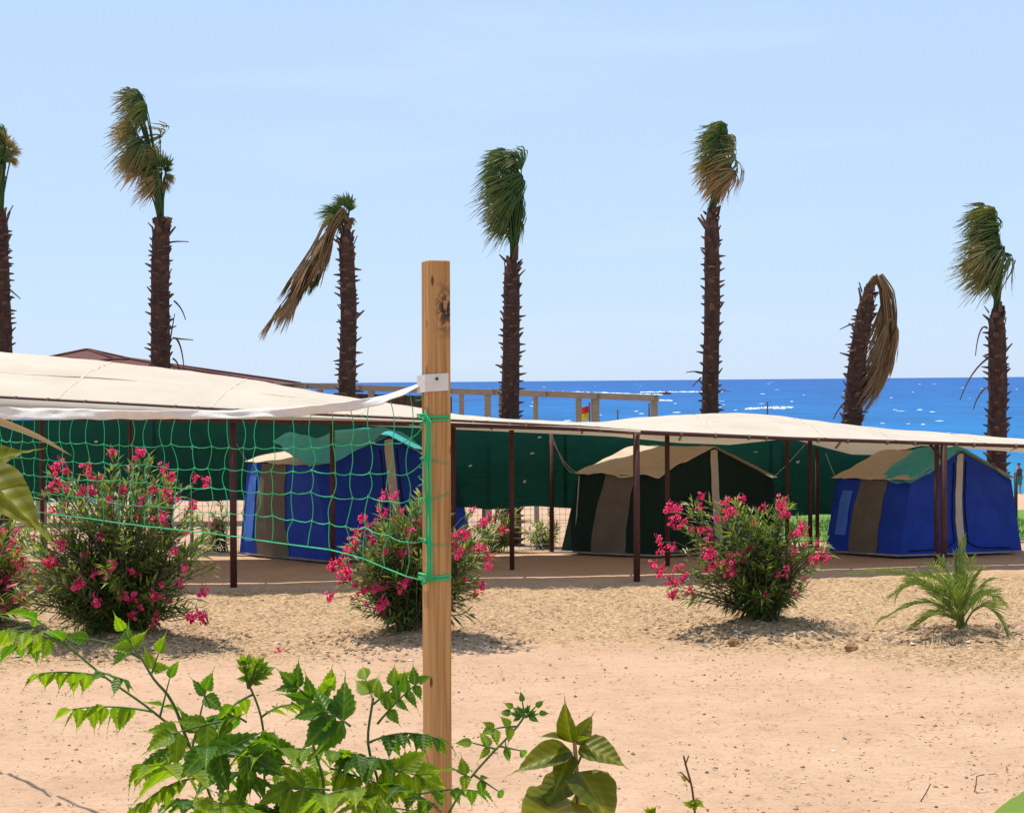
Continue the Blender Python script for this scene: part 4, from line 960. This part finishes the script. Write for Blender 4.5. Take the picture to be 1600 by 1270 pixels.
f2 = [(605, 775), (618, 775), (565, 810), (555, 830), (570, 828), (555, 850), (545, 860), (530, 880), (540, 890), (520, 885), (535, 905), (545, 900), (515, 932), (580, 845), (600, 862), (625, 865), (570, 920), (585, 920), (600, 915), (598, 935), (595, 945), (600, 960), (620, 910), (630, 912), (638, 905), (648, 850), (715, 835), (728, 835), (710, 850), (720, 858), (752, 818), (786, 830), (765, 870), (762, 885), (752, 915), (715, 865), (748, 855), (640, 830), (655, 815), (595, 955), (640, 860)]
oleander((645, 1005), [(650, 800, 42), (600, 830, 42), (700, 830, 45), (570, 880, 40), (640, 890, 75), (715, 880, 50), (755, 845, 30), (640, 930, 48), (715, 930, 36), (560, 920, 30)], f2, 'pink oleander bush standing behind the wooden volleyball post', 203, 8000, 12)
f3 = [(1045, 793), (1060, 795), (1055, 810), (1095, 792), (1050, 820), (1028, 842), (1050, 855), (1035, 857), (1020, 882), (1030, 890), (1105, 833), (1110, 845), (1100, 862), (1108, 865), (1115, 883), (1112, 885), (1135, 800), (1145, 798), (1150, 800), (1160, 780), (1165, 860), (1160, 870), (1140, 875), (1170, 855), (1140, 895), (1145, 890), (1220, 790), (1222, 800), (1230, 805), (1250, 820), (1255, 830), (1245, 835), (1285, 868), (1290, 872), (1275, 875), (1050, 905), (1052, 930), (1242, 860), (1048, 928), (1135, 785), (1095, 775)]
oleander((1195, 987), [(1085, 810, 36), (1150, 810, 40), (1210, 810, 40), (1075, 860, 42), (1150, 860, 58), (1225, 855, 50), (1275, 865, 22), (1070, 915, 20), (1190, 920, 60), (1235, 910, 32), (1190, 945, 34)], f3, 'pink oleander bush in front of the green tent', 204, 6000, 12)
oleander((345, 862), [(335, 800, 25), (345, 830, 28), (320, 820, 22)], [(300, 790), (312, 770)], 'thin pale oleander by the wire fence, beside the tent behind the net', 205, 700, 1, .25, 'small shrubs along the wire fence')
oleander((850, 858), [(850, 815, 24), (838, 830, 22), (862, 830, 20)], [], 'small pale shrub without flowers at the foot of the wire fence beside the green tent', 206, 700, 0, .35, 'small shrubs along the wire fence')
oleander((775, 862), [(770, 820, 30), (790, 815, 22), (760, 840, 22)], [(783, 829), (772, 812)], 'small pale oleander at the fence behind the bush at the wooden post', 207, 750, 1, .3, 'small shrubs along the wire fence')

# ------------------------------------------------------------------ young date palm
def date_palm():
    random.seed(300); b = gp(1500, 994); b.z = gz(b.x, b.y); Y = b.y
    t = thing('young_date_palm', b, 'young feathery date palm growing low from the dry planted strip', 'palm tree')
    tips = [((1460, 868), (1322, 898), -.2), ((1470, 905), (1372, 972), -.3), ((1440, 872), (1395, 935), .2), ((1480, 880), (1420, 905), .3), ((1503, 920), (1506, 838), .0), ((1500, 930), (1500, 846), .08), ((1498, 925), (1492, 862), .1), ((1508, 925), (1516, 872), -.1), ((1490, 915), (1455, 880), -.3),
            ((1535, 905), (1578, 996), -.2), ((1540, 900), (1562, 945), .2), ((1520, 915), (1545, 905), .35), ((1475, 935), (1420, 985), .1), ((1485, 925), (1438, 912), -.1), ((1500, 920), (1470, 870), .3), ((1510, 915), (1535, 885), -.3), ((1502, 920), (1500, 880), .3), ((1490, 950), (1455, 960), -.35)]
    for i, (m_, e_, dy) in enumerate(tips):
        P0 = b + Vector((U(-.04, .04), U(-.04, .04), .0)); m = at(*m_, Y + dy * .6); e = at(*e_, Y + dy * 1.6); mb = MB(); n = 22
        P = [bez([P0, m, e], k / n) for k in range(n + 1)]; mb.tube(P, [.012 - .0004 * k for k in range(n + 1)], 5, False, col=[.1] * (n + 1))
        L_ = .30 if i not in (4, 5, 6, 15) else .22
        for k in range(5, n + 1):
            for h in (0, .5):
                if k + h > n: continue
                p = lerp(P[k - 1], P[k], h); d = (P[k] - P[k - 1]).normalized(); f = k / n
                for s_ in (-1, 1):
                    sd_ = d.cross(Vector((0, .35, 1))).normalized(); ln = L_ * math.sin(min(1, .25 + f) * 2.6) * U(.8, 1.1); ln = max(.08, ln)
                    v = (d * U(.7, 1.0) + sd_ * s_ * U(.45, .75) + Vector((0, U(-.2, .2), U(.0, .3)))).normalized()
                    if i in (4, 5, 6, 15): v = (d * 1.3 + sd_ * s_ * .3 + rv(.1)).normalized()
                    q = v.cross(Vector((0, 1, .2))).normalized() * .0065; c = U(.1, .8)
                    a0 = mb.vert(p, c); a1 = mb.vert(p + v * ln * .45 + q, c); a2 = mb.vert(p + v * ln + Vector((0, 0, -ln * .15)), c + .2); a3 = mb.vert(p + v * ln * .45 - q, c)
                    mb.f += [(a0, a1, a3), (a1, a2, a3)]
        mb.build('frond', M['date'], t, attr='t')
date_palm()

# ------------------------------------------------------------------ wooden post and volleyball net
PY_, PX_ = 7.05, at(676, 595, 7.05).x
def net_at(px, py):
    """point on the vertical plane of the net"""
    A = Vector((PX_ - .03, PY_, 0)); D = Vector((-2.9, 3.25, 0)).normalized(); n = Vector((D.y, -D.x, 0)); d = ray(px, py)
    return EYE + d * ((A - EYE).dot(n) / d.dot(n))
tw_ = .106; topz = at(680, 408, PY_).z
pm = MB(); rot = Matrix.Rotation(R(22.), 4, 'Z')
h = tw_ / 2; bv = .005; prof = [(-h + bv, -h), (h - bv, -h), (h, -h + bv), (h, h - bv), (h - bv, h), (-h + bv, h), (-h, h - bv), (-h, -h + bv)]
zl = [-.4, 0, .6, 1.2, 1.8, 2.4, topz - .004, topz]; rings = []
for z in zl:
    s = .94 if z == topz else 1; rings.append([pm.vert((x * s + .002 * N(z, x * 9), y * s, z)) for x, y in prof])
for a, b in zip(rings, rings[1:]):
    for i in range(8): pm.f.append((a[i], a[(i + 1) % 8], b[(i + 1) % 8], b[i]))
pm.f.append(tuple(rings[-1])); pm.f.append(tuple(rings[0][::-1]))
po = pm.build('wooden_post', M['wood'], smooth=False); po.location = (PX_, PY_, 0); po.rotation_euler = (0, R(.35), R(22))
tag(po, 'square pine post with ink smudges near its top, holding up the volleyball net', 'post')

nt_ = thing('volleyball_net', (PX_ - 1.4, PY_ + 1.6, 0), 'sagging green volleyball net with a white top tape tied to the wooden post', 'net')
TT = [(-260, 628), (-120, 633), (0, 637), (100, 638), (200, 641), (300, 642), (380, 640), (460, 636), (540, 629), (600, 617), (640, 602), (662, 590)]
TBt = [(-260, 648), (-120, 652), (0, 655), (100, 655), (200, 655), (300, 655), (380, 653), (460, 650), (540, 643), (600, 631), (640, 615), (662, 604)]
BB = [(-260, 758), (-120, 776), (0, 793), (92, 804), (200, 819), (330, 833), (430, 847), (517, 858), (580, 874), (620, 891), (658, 908)]
def tapefn(u, v):
    px = lerp(-250, 661, u); a = net_at(px, ip(TT, px)); b = net_at(px, ip(TBt, px)); p = lerp(b, a, v)
    tw2 = max(0, (px - 520) / 140); k = .012 * N(px * .03, v * 2) + .025 * (v - .5) * math.sin(px * .021) + .05 * tw2 * (v - .5)
    return p + Vector((.66, .75, 0)) * k + Vector((0, 0, .006 * N(px * .035, v, 4)))
mb = MB(); mb.patch(tapefn, 150, 6); o = mb.build('top_tape', M['tape'], nt_); sm_ = o.modifiers.new('thick', 'SOLIDIFY'); sm_.thickness = .004
# strap of the tape wrapped around the post
zs1, zs0 = at(680, 585, PY_).z, at(680, 612, PY_).z
mb = MB(); k = h + .004; ring = [(-k, -k), (k, -k), (k, k), (-k, k)]
def strap(zz, s=1.): return [mb.vert(Vector((PX_, PY_, 0)) + rot @ Vector((x * s, y * s, zz + .006 * (x - y) / k * .5))) for x, y in ring]
ra, rb_ = strap(zs0), strap(zs1)
for i in range(4): mb.f.append((ra[i], ra[(i + 1) % 4], rb_[(i + 1) % 4], rb_[i]))
o = mb.build('strap', M['tape'], nt_, smooth=False); o.modifiers.new('thick', 'SOLIDIFY').thickness = .003
pn = Vector((PX_, PY_, 0)) + rot @ Vector((0, -k - .004, 0)); mb = MB(); mb.tube([Vector((pn.x, pn.y, zs1 - .02)) + Vector((0, .004, 0)), Vector((pn.x, pn.y - .006, zs1 - .02))], .007, 8); mb.build('nail', M['dark'], nt_)
# mesh
random.seed(410)
def npt(px, f): 
    a = ip(TBt, px); b = ip(BB, px); return a + (b - a) * f
cols = []; px = 640.; 
while px > -250:
    cols.append(px); dpx = 33 * (7.05 / net_at(px, 700).y) ** 1.45 * U(.88, 1.12); px -= dpx
cm_ = MB(); NR = 5; grid = []
for ci, px in enumerate(cols):
    col_ = []
    for j in range(NR + 1):
        f = j / NR; ff = f if j in (0, NR) else f + .035 * N(px * .02, j * 3.1) + (.05 * (1 - f) if j < 3 else 0)
        col_.append(net_at(px + (9 * N(px * .05, j * 1.7) if j else 0) - 16 * max(0, f - .6) * max(0, min(1, (px - 360) / 200)), npt(px, ff)))
    grid.append(col_)
POSTT = [(664, 610), (668, 655), (666, 716), (668, 780), (666, 842), (662, 907)]
pcol = [net_at(a, b) for a, b in POSTT]
for j in range(1, NR):
    line = [pcol[j]] + [c[j] for c in grid]; pts = []
    for a, b in zip(line, line[1:]):
        for q in range(3): f = q / 3; pts.append(lerp(a, b, f) - Vector((0, 0, .010 * math.sin(math.pi * f))) + rv(.0015))
    cm_.tube(pts, .0025, 5)
for ci, c in enumerate(grid):
    pts = []
    for j, (a, b) in enumerate(zip(c, c[1:])):
        sw = U(-.035, .035)
        for q in range(5): f = q / 5; pts.append(lerp(a, b, f) + Vector((.66, -.75, 0)) * (sw * math.sin(math.pi * f)) + Vector((-.66, .75, 0)) * 0)
    pts.append(c[-1]); cm_.tube(pts, .0022, 5)
    for j in range(1, NR): cm_.tube([c[j] - Vector((0, 0, .006)), c[j] + Vector((0, 0, .006))], .0048, 5)
cm_.build('cord_mesh', M['netgreen'], nt_)
bc = MB(); line = [pcol[-1]] + [c[-1] for c in grid]; bc.tube(line, .0036, 6); bc.build('bottom_cord', M['netgreen'], nt_)
# lashings at the post
def around(z, r=.0035, turns=2, dz=.012, name='lashing'):
    mb = MB(); pts = []; kk = h + .004
    for i in range(turns * 4 + 1):
        x, y = [(-kk, -kk), (kk, -kk), (kk, kk), (-kk, kk)][i % 4]; pts.append(Vector((PX_, PY_, z)) + rot @ Vector((x, y, dz * i / 4 + U(-.008, .008))))
    mb.tube(pts, r, 5); mb.build(name, M['netgreen'], nt_)
for py in (655, 905): around(at(680, py, PY_).z, .005, 3, .008)
around(at(680, 780, PY_).z, .002, 1, .09); around(at(680, 715, PY_).z, .0018, 1, -.12); around(at(680, 850, PY_).z, .0016, 1, .03)
cf = Vector((PX_, PY_, 0)) + rot @ Vector((-h - .006, -h - .008, 0))
for q in range(5):
    pts = []; za, zb2 = at(672, 640 + 4 * q, PY_).z, at(672, 905, PY_).z; 
    for i in range(15): f = i / 14; pts.append(Vector((cf.x + .012 * N(f * 4, q * 3.) + .006 * q, cf.y - .004 - .003 * q, lerp(za, zb2, f))))
    mb = MB(); mb.tube(pts, .0036, 5); mb.build('hanging_cord', M['netgreen'], nt_)
for py in (655, 716, 780, 842, 905):
    z = at(668, py, PY_).z; mb = MB(); pts = [Vector((cf.x - .012, cf.y, z)) + rv(.014) for i in range(16)]; mb.tube(pts, .0032, 5); mb.build('knot', M['netgreen'], nt_)
for a, b in zip([(664, 612), (668, 655), (668, 716), (666, 780)], [(650, 625), (640, 664), (655, 730), (650, 800)]):
    mb = MB(); p0 = net_at(*a); p1 = net_at(*b); mb.tube([p0, lerp(p0, p1, .5) - Vector((0, 0, .02)), p1], .003, 5); mb.build('tie_cord', M['netgreen'], nt_)

# ------------------------------------------------------------------ foreground saplings
def leaf_mesh(name, m, ratio, serr, fold, curl, seed, n=9, shape=0.42, tiplen=.22, twist=0.):
    """unit leaf along +X: toothed edge, folded at the midrib, curling down"""
    rnd = random.Random(seed); mb = MB()
    def half(s):
        if s <= 0: return .0
        b = 1 - tiplen; 
        w_ = (math.sin(math.pi * min(1, s / b) ** (.62 if shape < .45 else .8)) ** .85) if s < b else 0
        return max(w_, .20 * ((1 - s) / (1 - shape)) ** 1.1 if s > shape else 0) * ratio * .5
    rows = []
    for i in range(n * 2 + 1):
        s = i / (n * 2); w_ = half(s); tooth = ((1 + serr) if i % 2 else (1 - serr * .4)) if serr > .05 else 1 + rnd.uniform(-.03, .03)
        x = s - (0 if i % 2 == 0 else -.012); z = -curl * s * s; tw2 = twist * s
        c = .35 + .3 * s; r = []
        for q in (-1, -.5, 0, .5, 1):
            y = q * w_ * (tooth if abs(q) == 1 else 1); zz = z + abs(y) * fold + .015 * math.sin(i * 2.6) * abs(q) * ratio + tw2 * y
            r.append(mb.vert((x + (0.03 * abs(q) if abs(q) == 1 and i % 2 and serr > .05 else 0), y, zz), c + (.18 if q == 0 else 0) + (.12 if abs(q) == 1 else 0)))
        rows.append(r)
    for a, b in zip(rows, rows[1:]):
        for q in range(4): mb.f.append((a[q], b[q], b[q + 1], a[q + 1]))
    return mb.mesh(name, m, True, 't')
def leafM(p, tip_dir, up, size):
    x = tip_dir.normalized(); z = up - x * up.dot(x); z = z.normalized() if z.length > 1e-4 else x.orthogonal().normalized(); y = z.cross(x)
    m = Matrix((x, y, z)).transposed().to_4x4(); return Matrix.Translation(p) @ m @ Matrix.Scale(size, 4)
def shade(name, d):
    """leaf greens differ from leaf to leaf in age"""
    m = M['melia'].copy(); m.name = name
    for nd in m.node_tree.nodes:
        if nd.type == 'VALTORGB':
            for e in nd.color_ramp.elements: c = e.color; e.color = (c[0] * d[0], c[1] * d[1], c[2] * d[2], 1)
    return m
MEL = [M['melia'], shade('serrated_leaf_young', (2.3, 1.55, 1.0)), shade('serrated_leaf_old', (.75, .75, .8)), shade('yellow_tip_leaf', (3.6, 1.9, .8))]
LEAFLETS = {}
for mi in range(3):
    LEAFLETS[mi] = [leaf_mesh('leaflet', MEL[mi], U(.36, .50), .13, U(.10, .5), U(.05, .45), 500 + mi * 10 + q, 8, .4, .26, U(-.3, .3)) for q in range(5)]
def put_leaf(name, me, Mx, parent, off):
    o = bpy.data.objects.new(name, me); COL.objects.link(o); o.parent = parent
    loc = Mx.to_translation() - off; o.matrix_local = Matrix.Translation(loc) @ Mx.to_3x3().to_4x4(); return o
def compound(t, tb0, base, tip, pairs, size, sag, mi, up=Vector((0, -.25, 1)), droop=.4, spread=1.0):
    """one feather leaf: stalk with pairs of toothed leaflets"""
    mid = lerp(base, tip, .5) + Vector((0, 0, sag)); n = 10; P = [bez([base, mid, tip], i / n) for i in range(n + 1)]
    mb = MB(); mb.tube([p - tb0 for p in P], [.0026 - .00014 * i for i in range(n + 1)], 5, False)
    st = bpy.data.objects.new('leaf_stalk', mb.mesh('leaf_stalk', M['stalk'])); COL.objects.link(st); st.parent = t
    for i in range(pairs):
        f = .28 + .62 * i / max(1, pairs - 1); j = min(int(f * n), n - 1); p = lerp(P[j], P[j + 1], f * n - j); d = (P[j + 1] - P[j]).normalized()
        side = d.cross(up).normalized()
        for s_ in (-1, 1):
            v = d * U(.45, .8) + side * s_ * U(.75, 1.0) * spread + Vector((0, 0, -droop * U(.5, 1.4))) + rv(.15)
            put_leaf('leaflet', random.choice(LEAFLETS[mi]), leafM(p, v, up + rv(.35), 1.22 * size * U(.8, 1.15) * (1 - .25 * abs(f - .5))), st, tb0)
    put_leaf('leaflet', random.choice(LEAFLETS[mi]), leafM(P[-1], P[-1] - P[-3] + Vector((0, 0, -droop * .01)), up + rv(.2), size * 1.1), st, tb0)
def stem(t, pts, r0, r1, m, name='stem', off=Vector((0, 0, 0))):
    k = [0.]
    for a, b in zip(pts, pts[1:]): k.append(k[-1] + (b - a).length)
    n = len(pts); tg = []
    for i in range(n):
        if i == 0: tg.append((pts[1] - pts[0]) / (k[1] - k[0]))
        elif i == n - 1: tg.append((pts[-1] - pts[-2]) / (k[-1] - k[-2]))
        else: d0, d1 = k[i] - k[i - 1], k[i + 1] - k[i]; tg.append(((pts[i] - pts[i - 1]) / d0 * d1 + (pts[i + 1] - pts[i]) / d1 * d0) / (d0 + d1))
    P = []
    for i in range(n - 1):
        d = k[i + 1] - k[i]; q = max(3, int(d / .02))
        for j in range(q):
            f = j / q; P.append(pts[i] * (2 * f ** 3 - 3 * f * f + 1) + tg[i] * d * (f ** 3 - 2 * f * f + f) + pts[i + 1] * (3 * f * f - 2 * f ** 3) + tg[i + 1] * d * (f ** 3 - f * f))
    P.append(pts[-1]); mb = MB(); mb.tube(P, [lerp(r0, r1, i / (len(P) - 1)) for i in range(len(P))], 7); mb.build(name, m, t); return P
random.seed(600)
SY = 2.95
g0 = Vector((at(440, 1270, SY).x, SY, 0))
ts = thing('serrated_leaf_sapling', g0, 'bushy green sapling with serrated feather leaves at the foot of the wooden post', 'sapling')
def A(px, py, dy=0.): return at(px, py, SY + dy)
def ground_to(px, py, dy=0.):
    p = A(px, py, dy); return [Vector((g0.x + (p.x - g0.x) * .25, g0.y + (p.y - g0.y) * .25, -.03)), Vector((g0.x + (p.x - g0.x) * .7, p.y, p.z * .55)), p]
stem(ts, ground_to(345, 1300, .05) + [A(318, 1215), A(296, 1165), A(240, 1112), A(165, 1058), A(95, 1003), A(40, 975), A(-30, 955)], .0055, .002, M['stalk'])
stem(ts, ground_to(412, 1290) + [A(413, 1200), A(408, 1120), A(393, 1078), A(383, 1060)], .006, .002, M['stalk'])
stem(ts, ground_to(500, 1300, -.05) + [A(505, 1220, -.05), A(488, 1150, -.05), A(500, 1095, -.05)], .006, .0025, M['stalk'])
stem(ts, ground_to(585, 1300, .05) + [A(592, 1230, .05), A(575, 1160, .05), A(583, 1090, .05)], .006, .0025, M['stalk'])
stem(ts, ground_to(690, 1290, -.1) + [A(735, 1215, -.1), A(775, 1170, -.1), A(808, 1135, -.1), A(820, 1118, -.1)], .006, .002, M['stalk'])
stem(ts, [A(296, 1165), A(262, 1085, -.03), A(240, 1060, -.05), A(222, 1030, -.05), A(205, 1005, -.05)], .0035, .0018, M['stalk'])
UPB = Vector((0, .5, 1))
UPF = Vector((0, -1, .5))
C = lambda b, e, pr, sz, sag, mi, dr=.4, up=UPB, sp=1.0, dy=0.: compound(ts, g0, A(b[0], b[1], dy), A(e[0], e[1], dy + U(-.12, .06)), pr, sz, sag, mi, up, dr, sp)
# arching branch on the open side
C((240, 1112), (112, 1108), 5, .050, .015, 1, 1.1); C((250, 1120), (265, 1060), 1, .045, .0, 0, .5); C((165, 1058), (62, 1052), 4, .048, .012, 1, 1.0)
C((100, 1006), (8, 985), 4, .050, .012, 1, .7); C((95, 1003), (20, 1010), 3, .050, .01, 0, .9); C((150, 1048), (190, 1060), 2, .045, .0, 0, .7); C((45, 977), (-40, 1010), 3, .05, .01, 1, .8)
C((120, 1020), (50, 965), 2, .060, .01, 0, .2); C((222, 1030), (140, 998), 1, .052, .012, 0, .2, UPF); C((215, 1020), (192, 985), 1, .045, .0, 1, -.1, UPF); C((236, 1055), (248, 1020), 1, .044, 0, 1, -.1, UPF)
C((296, 1165), (215, 1200), 5, .052, .028, 1, 1.1); C((300, 1170), (322, 1078), 2, .052, 0, 0, .1, UPF); C((310, 1195), (262, 1155), 2, .06, .01, 0, .5); C((318, 1215), (215, 1262), 6, .042, .03, 1, 1.0)
# young tuft at the top
for i in range(10):
    a = U(-2.6, -.5); compound(ts, g0, A(388, 1075), A(388 + 34 * math.cos(a), 1068 + 34 * math.sin(a), U(-.04, .04)), 3, .020, .004, 1, UPF, .1, .5)
C((395, 1085), (345, 1120), 3, .045, .01, 1, .6); C((408, 1120), (455, 1100), 3, .045, .01, 1, .3)
# pale upright leaflets
C((500, 1100), (462, 1072), 2, .055, .0, 0, -.2, UPF, .6); C((500, 1095), (515, 1072), 2, .050, .0, 1, -.2, UPF, .6); C((583, 1092), (572, 1062), 1, .05, 0, 1, -.2, UPF, .5); C((583, 1100), (618, 1070), 2, .045, 0, 1, -.1, UPF, .7)
C((590, 1130), (655, 1065), 4, .040, .01, 0, .3, UPF); C((575, 1160), (690, 1155), 5, .050, .03, 2, .9)
# dense body
for i in range(33):
    px = U(300, 650); py = U(1125, 1290); dy = U(-.16, .14); a = U(-.3, 3.44)
    C((px, py), (px + 75 * math.cos(a), py - 26 * math.sin(a) + U(-5, 25)), random.choice((2, 3, 3)), U(.062, .088), U(0, .02), random.choice((0, 0, 2, 1, 1)), U(.3, .9), (UPB, UPF)[i % 3 == 0], 1., dy)
C((655, 1240), (745, 1235), 3, .045, .01, 0, .5, UPB, 1., -.1); C((690, 1268), (620, 1225), 3, .055, .01, 2, .6, UPB, 1., -.1)
# branch reaching past the post
C((775, 1170), (738, 1160), 1, .036, .0, 1, .2, UPF, 1., -.1); C((780, 1165), (812, 1172), 1, .038, 0, 0, .5, UPF, 1., -.1); C((808, 1135), (768, 1140), 2, .034, .005, 1, .1, UPF, 1., -.1); C((735, 1215), (708, 1200), 1, .034, 0, 1, .2, UPF, 1., -.1); C((740, 1210), (778, 1235), 1, .034, 0, 0, .5, UPF, 1., -.1)
for i in range(6):
    a = U(-3.0, .5); compound(ts, g0, A(820, 1120, -.1), A(820 + 22 * math.cos(a), 1118 + 22 * math.sin(a), -.1), 1, .022, 0, random.choice((0, 1)), UPF, .1, .5)

# broad-leaved seedling
BY = 2.3
bb = Vector((at(903, 1270, BY).x, BY, 0))
tbr = thing('broad_leaf_seedling', bb, 'upright seedling with broad yellow green curling leaves on a pinkish stem', 'seedling')
def Bp_(px, py, dy=0.): return at(px, py, BY + dy)
stem(tbr, [Vector((bb.x, BY, -.03)), Vector((bb.x + .02, BY, .9)), Bp_(905, 1330), Bp_(903, 1265), Bp_(901, 1205), Bp_(898, 1165), Bp_(897, 1152)], .009, .003, M['pinkstalk'])
BLM = [leaf_mesh('leaf', M['broad'], .62, .03, .28, .22, 700 + i, 9, .42, .16, U(-.3, .3)) for i in range(3)]
BLN = [leaf_mesh('leaf', M['broad'], .46, .03, .35, .15, 710 + i, 9, .42, .2, U(-.3, .3)) for i in range(3)]
def broad(t, off, base, tip, dyt, meshes, up, ml=1., m=None, fn=None):
    f = fn or Bp_; p = f(*base); q = f(tip[0], tip[1], dyt); d = q - p
    mb = MB(); st = p - d * 0; o = put_leaf('leaf', random.choice(meshes), leafM(p, d, up, d.length * ml), t, off); return o
UF = Vector((0, -1, .6)); UB = Vector((0, .6, 1))
broad(tbr, bb, (893, 1160), (877, 1090), -.02, BLN, Vector((-.6, -1, .2)), 1.05); broad(tbr, bb, (897, 1162), (934, 1108), .02, BLN, Vector((.4, -1, .3)), 1.0); broad(tbr, bb, (889, 1158), (838, 1142), -.03, BLN, Vector((0, -.3, 1)), 1.)
broad(tbr, bb, (892, 1172), (795, 1200), -.05, BLN, Vector((-.1, -.7, 1)), 1.05); broad(tbr, bb, (906, 1164), (984, 1190), -.04, BLM, Vector((.2, -.9, 1)), 1.02); broad(tbr, bb, (890, 1178), (864, 1240), -.06, BLN, UF, 1.0)
broad(tbr, bb, (905, 1205), (955, 1275), -.08, BLM, Vector((.5, -1, .4)), 1.25); broad(tbr, bb, (897, 1215), (828, 1262), -.06, BLM, Vector((-.5, -.8, .6)), 1.0); broad(tbr, bb, (900, 1255), (822, 1275), -.12, BLM, Vector((0, -.4, 1)), 1.2); broad(tbr, bb, (900, 1158), (905, 1125), .04, BLN, UF, .9); broad(tbr, bb, (900, 1160), (934, 1140), -.03, BLN, UB, .8)
broad(tbr, bb, (903, 1230), (930, 1290), .06, BLM, UF, 1.2)
for a, b in (((899, 1200), (872, 1165)), ((900, 1200), (915, 1165)), ((900, 1215), (893, 1175))):
    mb = MB(); mb.tube([Bp_(*a), Bp_(*b)], .0018, 5); mb.build('leaf_stalk', M['stalk'], tbr)

# thin twig with yellow tips
TY = 2.4; tb_ = Vector((at(1083, 1270, TY).x, TY, 0))
tt = thing('thin_twig', tb_, 'thin bare twig with small yellow green leaves at its base, right of the seedling', 'twig')
tt['label'] = 'thin nearly bare twig carrying small yellow green leaves low down'
f = lambda px, py, dy=0.: at(px, py, TY + dy)
stem(tt, [Vector((tb_.x, TY, -.03)), f(1090, 1330), f(1085, 1262), f(1080, 1225), f(1073, 1200), f(1068, 1180)], .0045, .0016, M['twig'])
stem(tt, [f(1078, 1222), f(1070, 1212), f(1063, 1205)], .0016, .001, M['twig'], 'side_twig'); stem(tt, [f(1070, 1195), f(1074, 1186), f(1076, 1180)], .0014, .001, M['twig'], 'side_twig')
YLM = [leaf_mesh('leaf', MEL[3], .4, .1, .3, .2, 740 + i, 6) for i in range(2)]
for i in range(14):
    a = U(-3.3, .3); p = f(1083 + U(-4, 4), 1256 + U(-6, 10)); d = f(1083 + 20 * math.cos(a), 1256 + 20 * math.sin(a), U(-.02, .02)) - p
    put_leaf('leaf', random.choice(YLM), leafM(p, d, UF, U(.014, .024)), tt, tb_)
for i in range(5): p = f(1016 + U(-3, 3), 1274); put_leaf('leaf', random.choice(YLM), leafM(p, Vector((U(-1, 1), -.2, 1)), UF, .02), tt, tb_)
stem(tt, [f(1085, 1320), f(1040, 1300), f(1016, 1274)], .003, .0016, M['twig'], 'side_twig')
put_leaf('leaf', YLM[0], leafM(f(1072, 1220), Vector((-.5, 0, .6)), UF, .016), tt, tb_)

# plant at the edge of the frame with two large leaves and a dry blade
EY = 1.9; eb = Vector((at(-75, 900, EY).x, EY, 0))
te = thing('large_leaf_plant', eb, 'large glossy yellow green leaves reaching in above the biggest oleander bush', 'plant')
f2_ = lambda px, py, dy=0.: at(px, py, EY + dy)
stem(te, [Vector((eb.x, EY, -.03)), Vector((eb.x + .03, EY, 1.2)), f2_(-85, 1000), f2_(-78, 850), f2_(-70, 760), f2_(-72, 700)], .012, .004, M['pinkstalk'])
ELM = [leaf_mesh('leaf', M['broad'], .40, .03, .30, .26, 760 + i, 10, .42, .24, .2) for i in range(2)]
broad(te, eb, (-60, 742), (44, 680), -.05, ELM, Vector((-.2, -.8, .7)), 1.0, fn=f2_); broad(te, eb, (-50, 735), (95, 824), -.08, ELM, Vector((.5, -.8, .7)), 1.0, fn=f2_); broad(te, eb, (-60, 760), (28, 762), .05, ELM, Vector((.1, -.6, 1)), 1.0, fn=f2_); broad(te, eb, (-70, 720), (-160, 640), 0, ELM, UF, 1.0, fn=f2_)
for b0 in ((-60, 742), (-50, 735), (-60, 760)):
    mb = MB(); mb.tube([f2_(-76, 800), f2_(*b0)], .003, 5); mb.build('leaf_stalk', M['stalk'], te)
mb = MB()
def blade(u, v):
    P = [f2_(-90, 660), f2_(-40, 645), f2_(5, 660), f2_(60, 682), f2_(113, 712)]; q = crom(P, u); w_ = .010 * (1 - u ** 3) * (v - .5); return q + Vector((.2, .3, 1)) * w_ + Vector((0, -abs(v - .5) * .004, 0))
mb.patch(blade, 24, 3); mb.build('dry_blade', M['dryblade'], te)
mb = MB(); mb.tube([f2_(-78, 850), f2_(-95, 740), f2_(-90, 660)], [.004, .003, .002], 5); mb.build('leaf_stalk', M['stalk'], te)
# pale leaf of a plant beyond the corner of the frame
RY = 1.6; rb0 = Vector((at(1680, 1400, RY).x, RY, 0))
tr_ = thing('pale_leaf_plant', rb0, 'smooth pale green leaf tip rising beside the bare sand', 'plant')
f3_ = lambda px, py, dy=0.: at(px, py, RY + dy)
stem(tr_, [Vector((rb0.x, RY, -.03)), Vector((rb0.x, RY, 1.0)), f3_(1700, 1450), f3_(1695, 1330), f3_(1690, 1275)], .010, .004, M['stalk'])
M['pale'] = attrmat('pale_leaf', [(0, (.20, .36, .07)), (1, (.32, .48, .12))], trans=.3, rough=.4, nam=.3)
PLM = [leaf_mesh('leaf', M['pale'], .62, .0, .15, .30, 780, 10, .42, .08)]
broad(tr_, rb0, (1690, 1275), (1546, 1276), -.03, PLM, Vector((-.1, -.9, .5)), 1.0, fn=f3_); broad(tr_, rb0, (1680, 1340), (1760, 1230), -.03, PLM, UF, 1.0, fn=f3_)

# fallen flower on the sand
p = gp(436, 1018); p.z = gz(p.x, p.y) + .02
o = bpy.data.objects.new('fallen_flower', FLW[0]); COL.objects.link(o); o.location = p; o.scale = (.55, .55, .4); tag(o, 'fallen pink flower lying on the dry strip', 'flower')
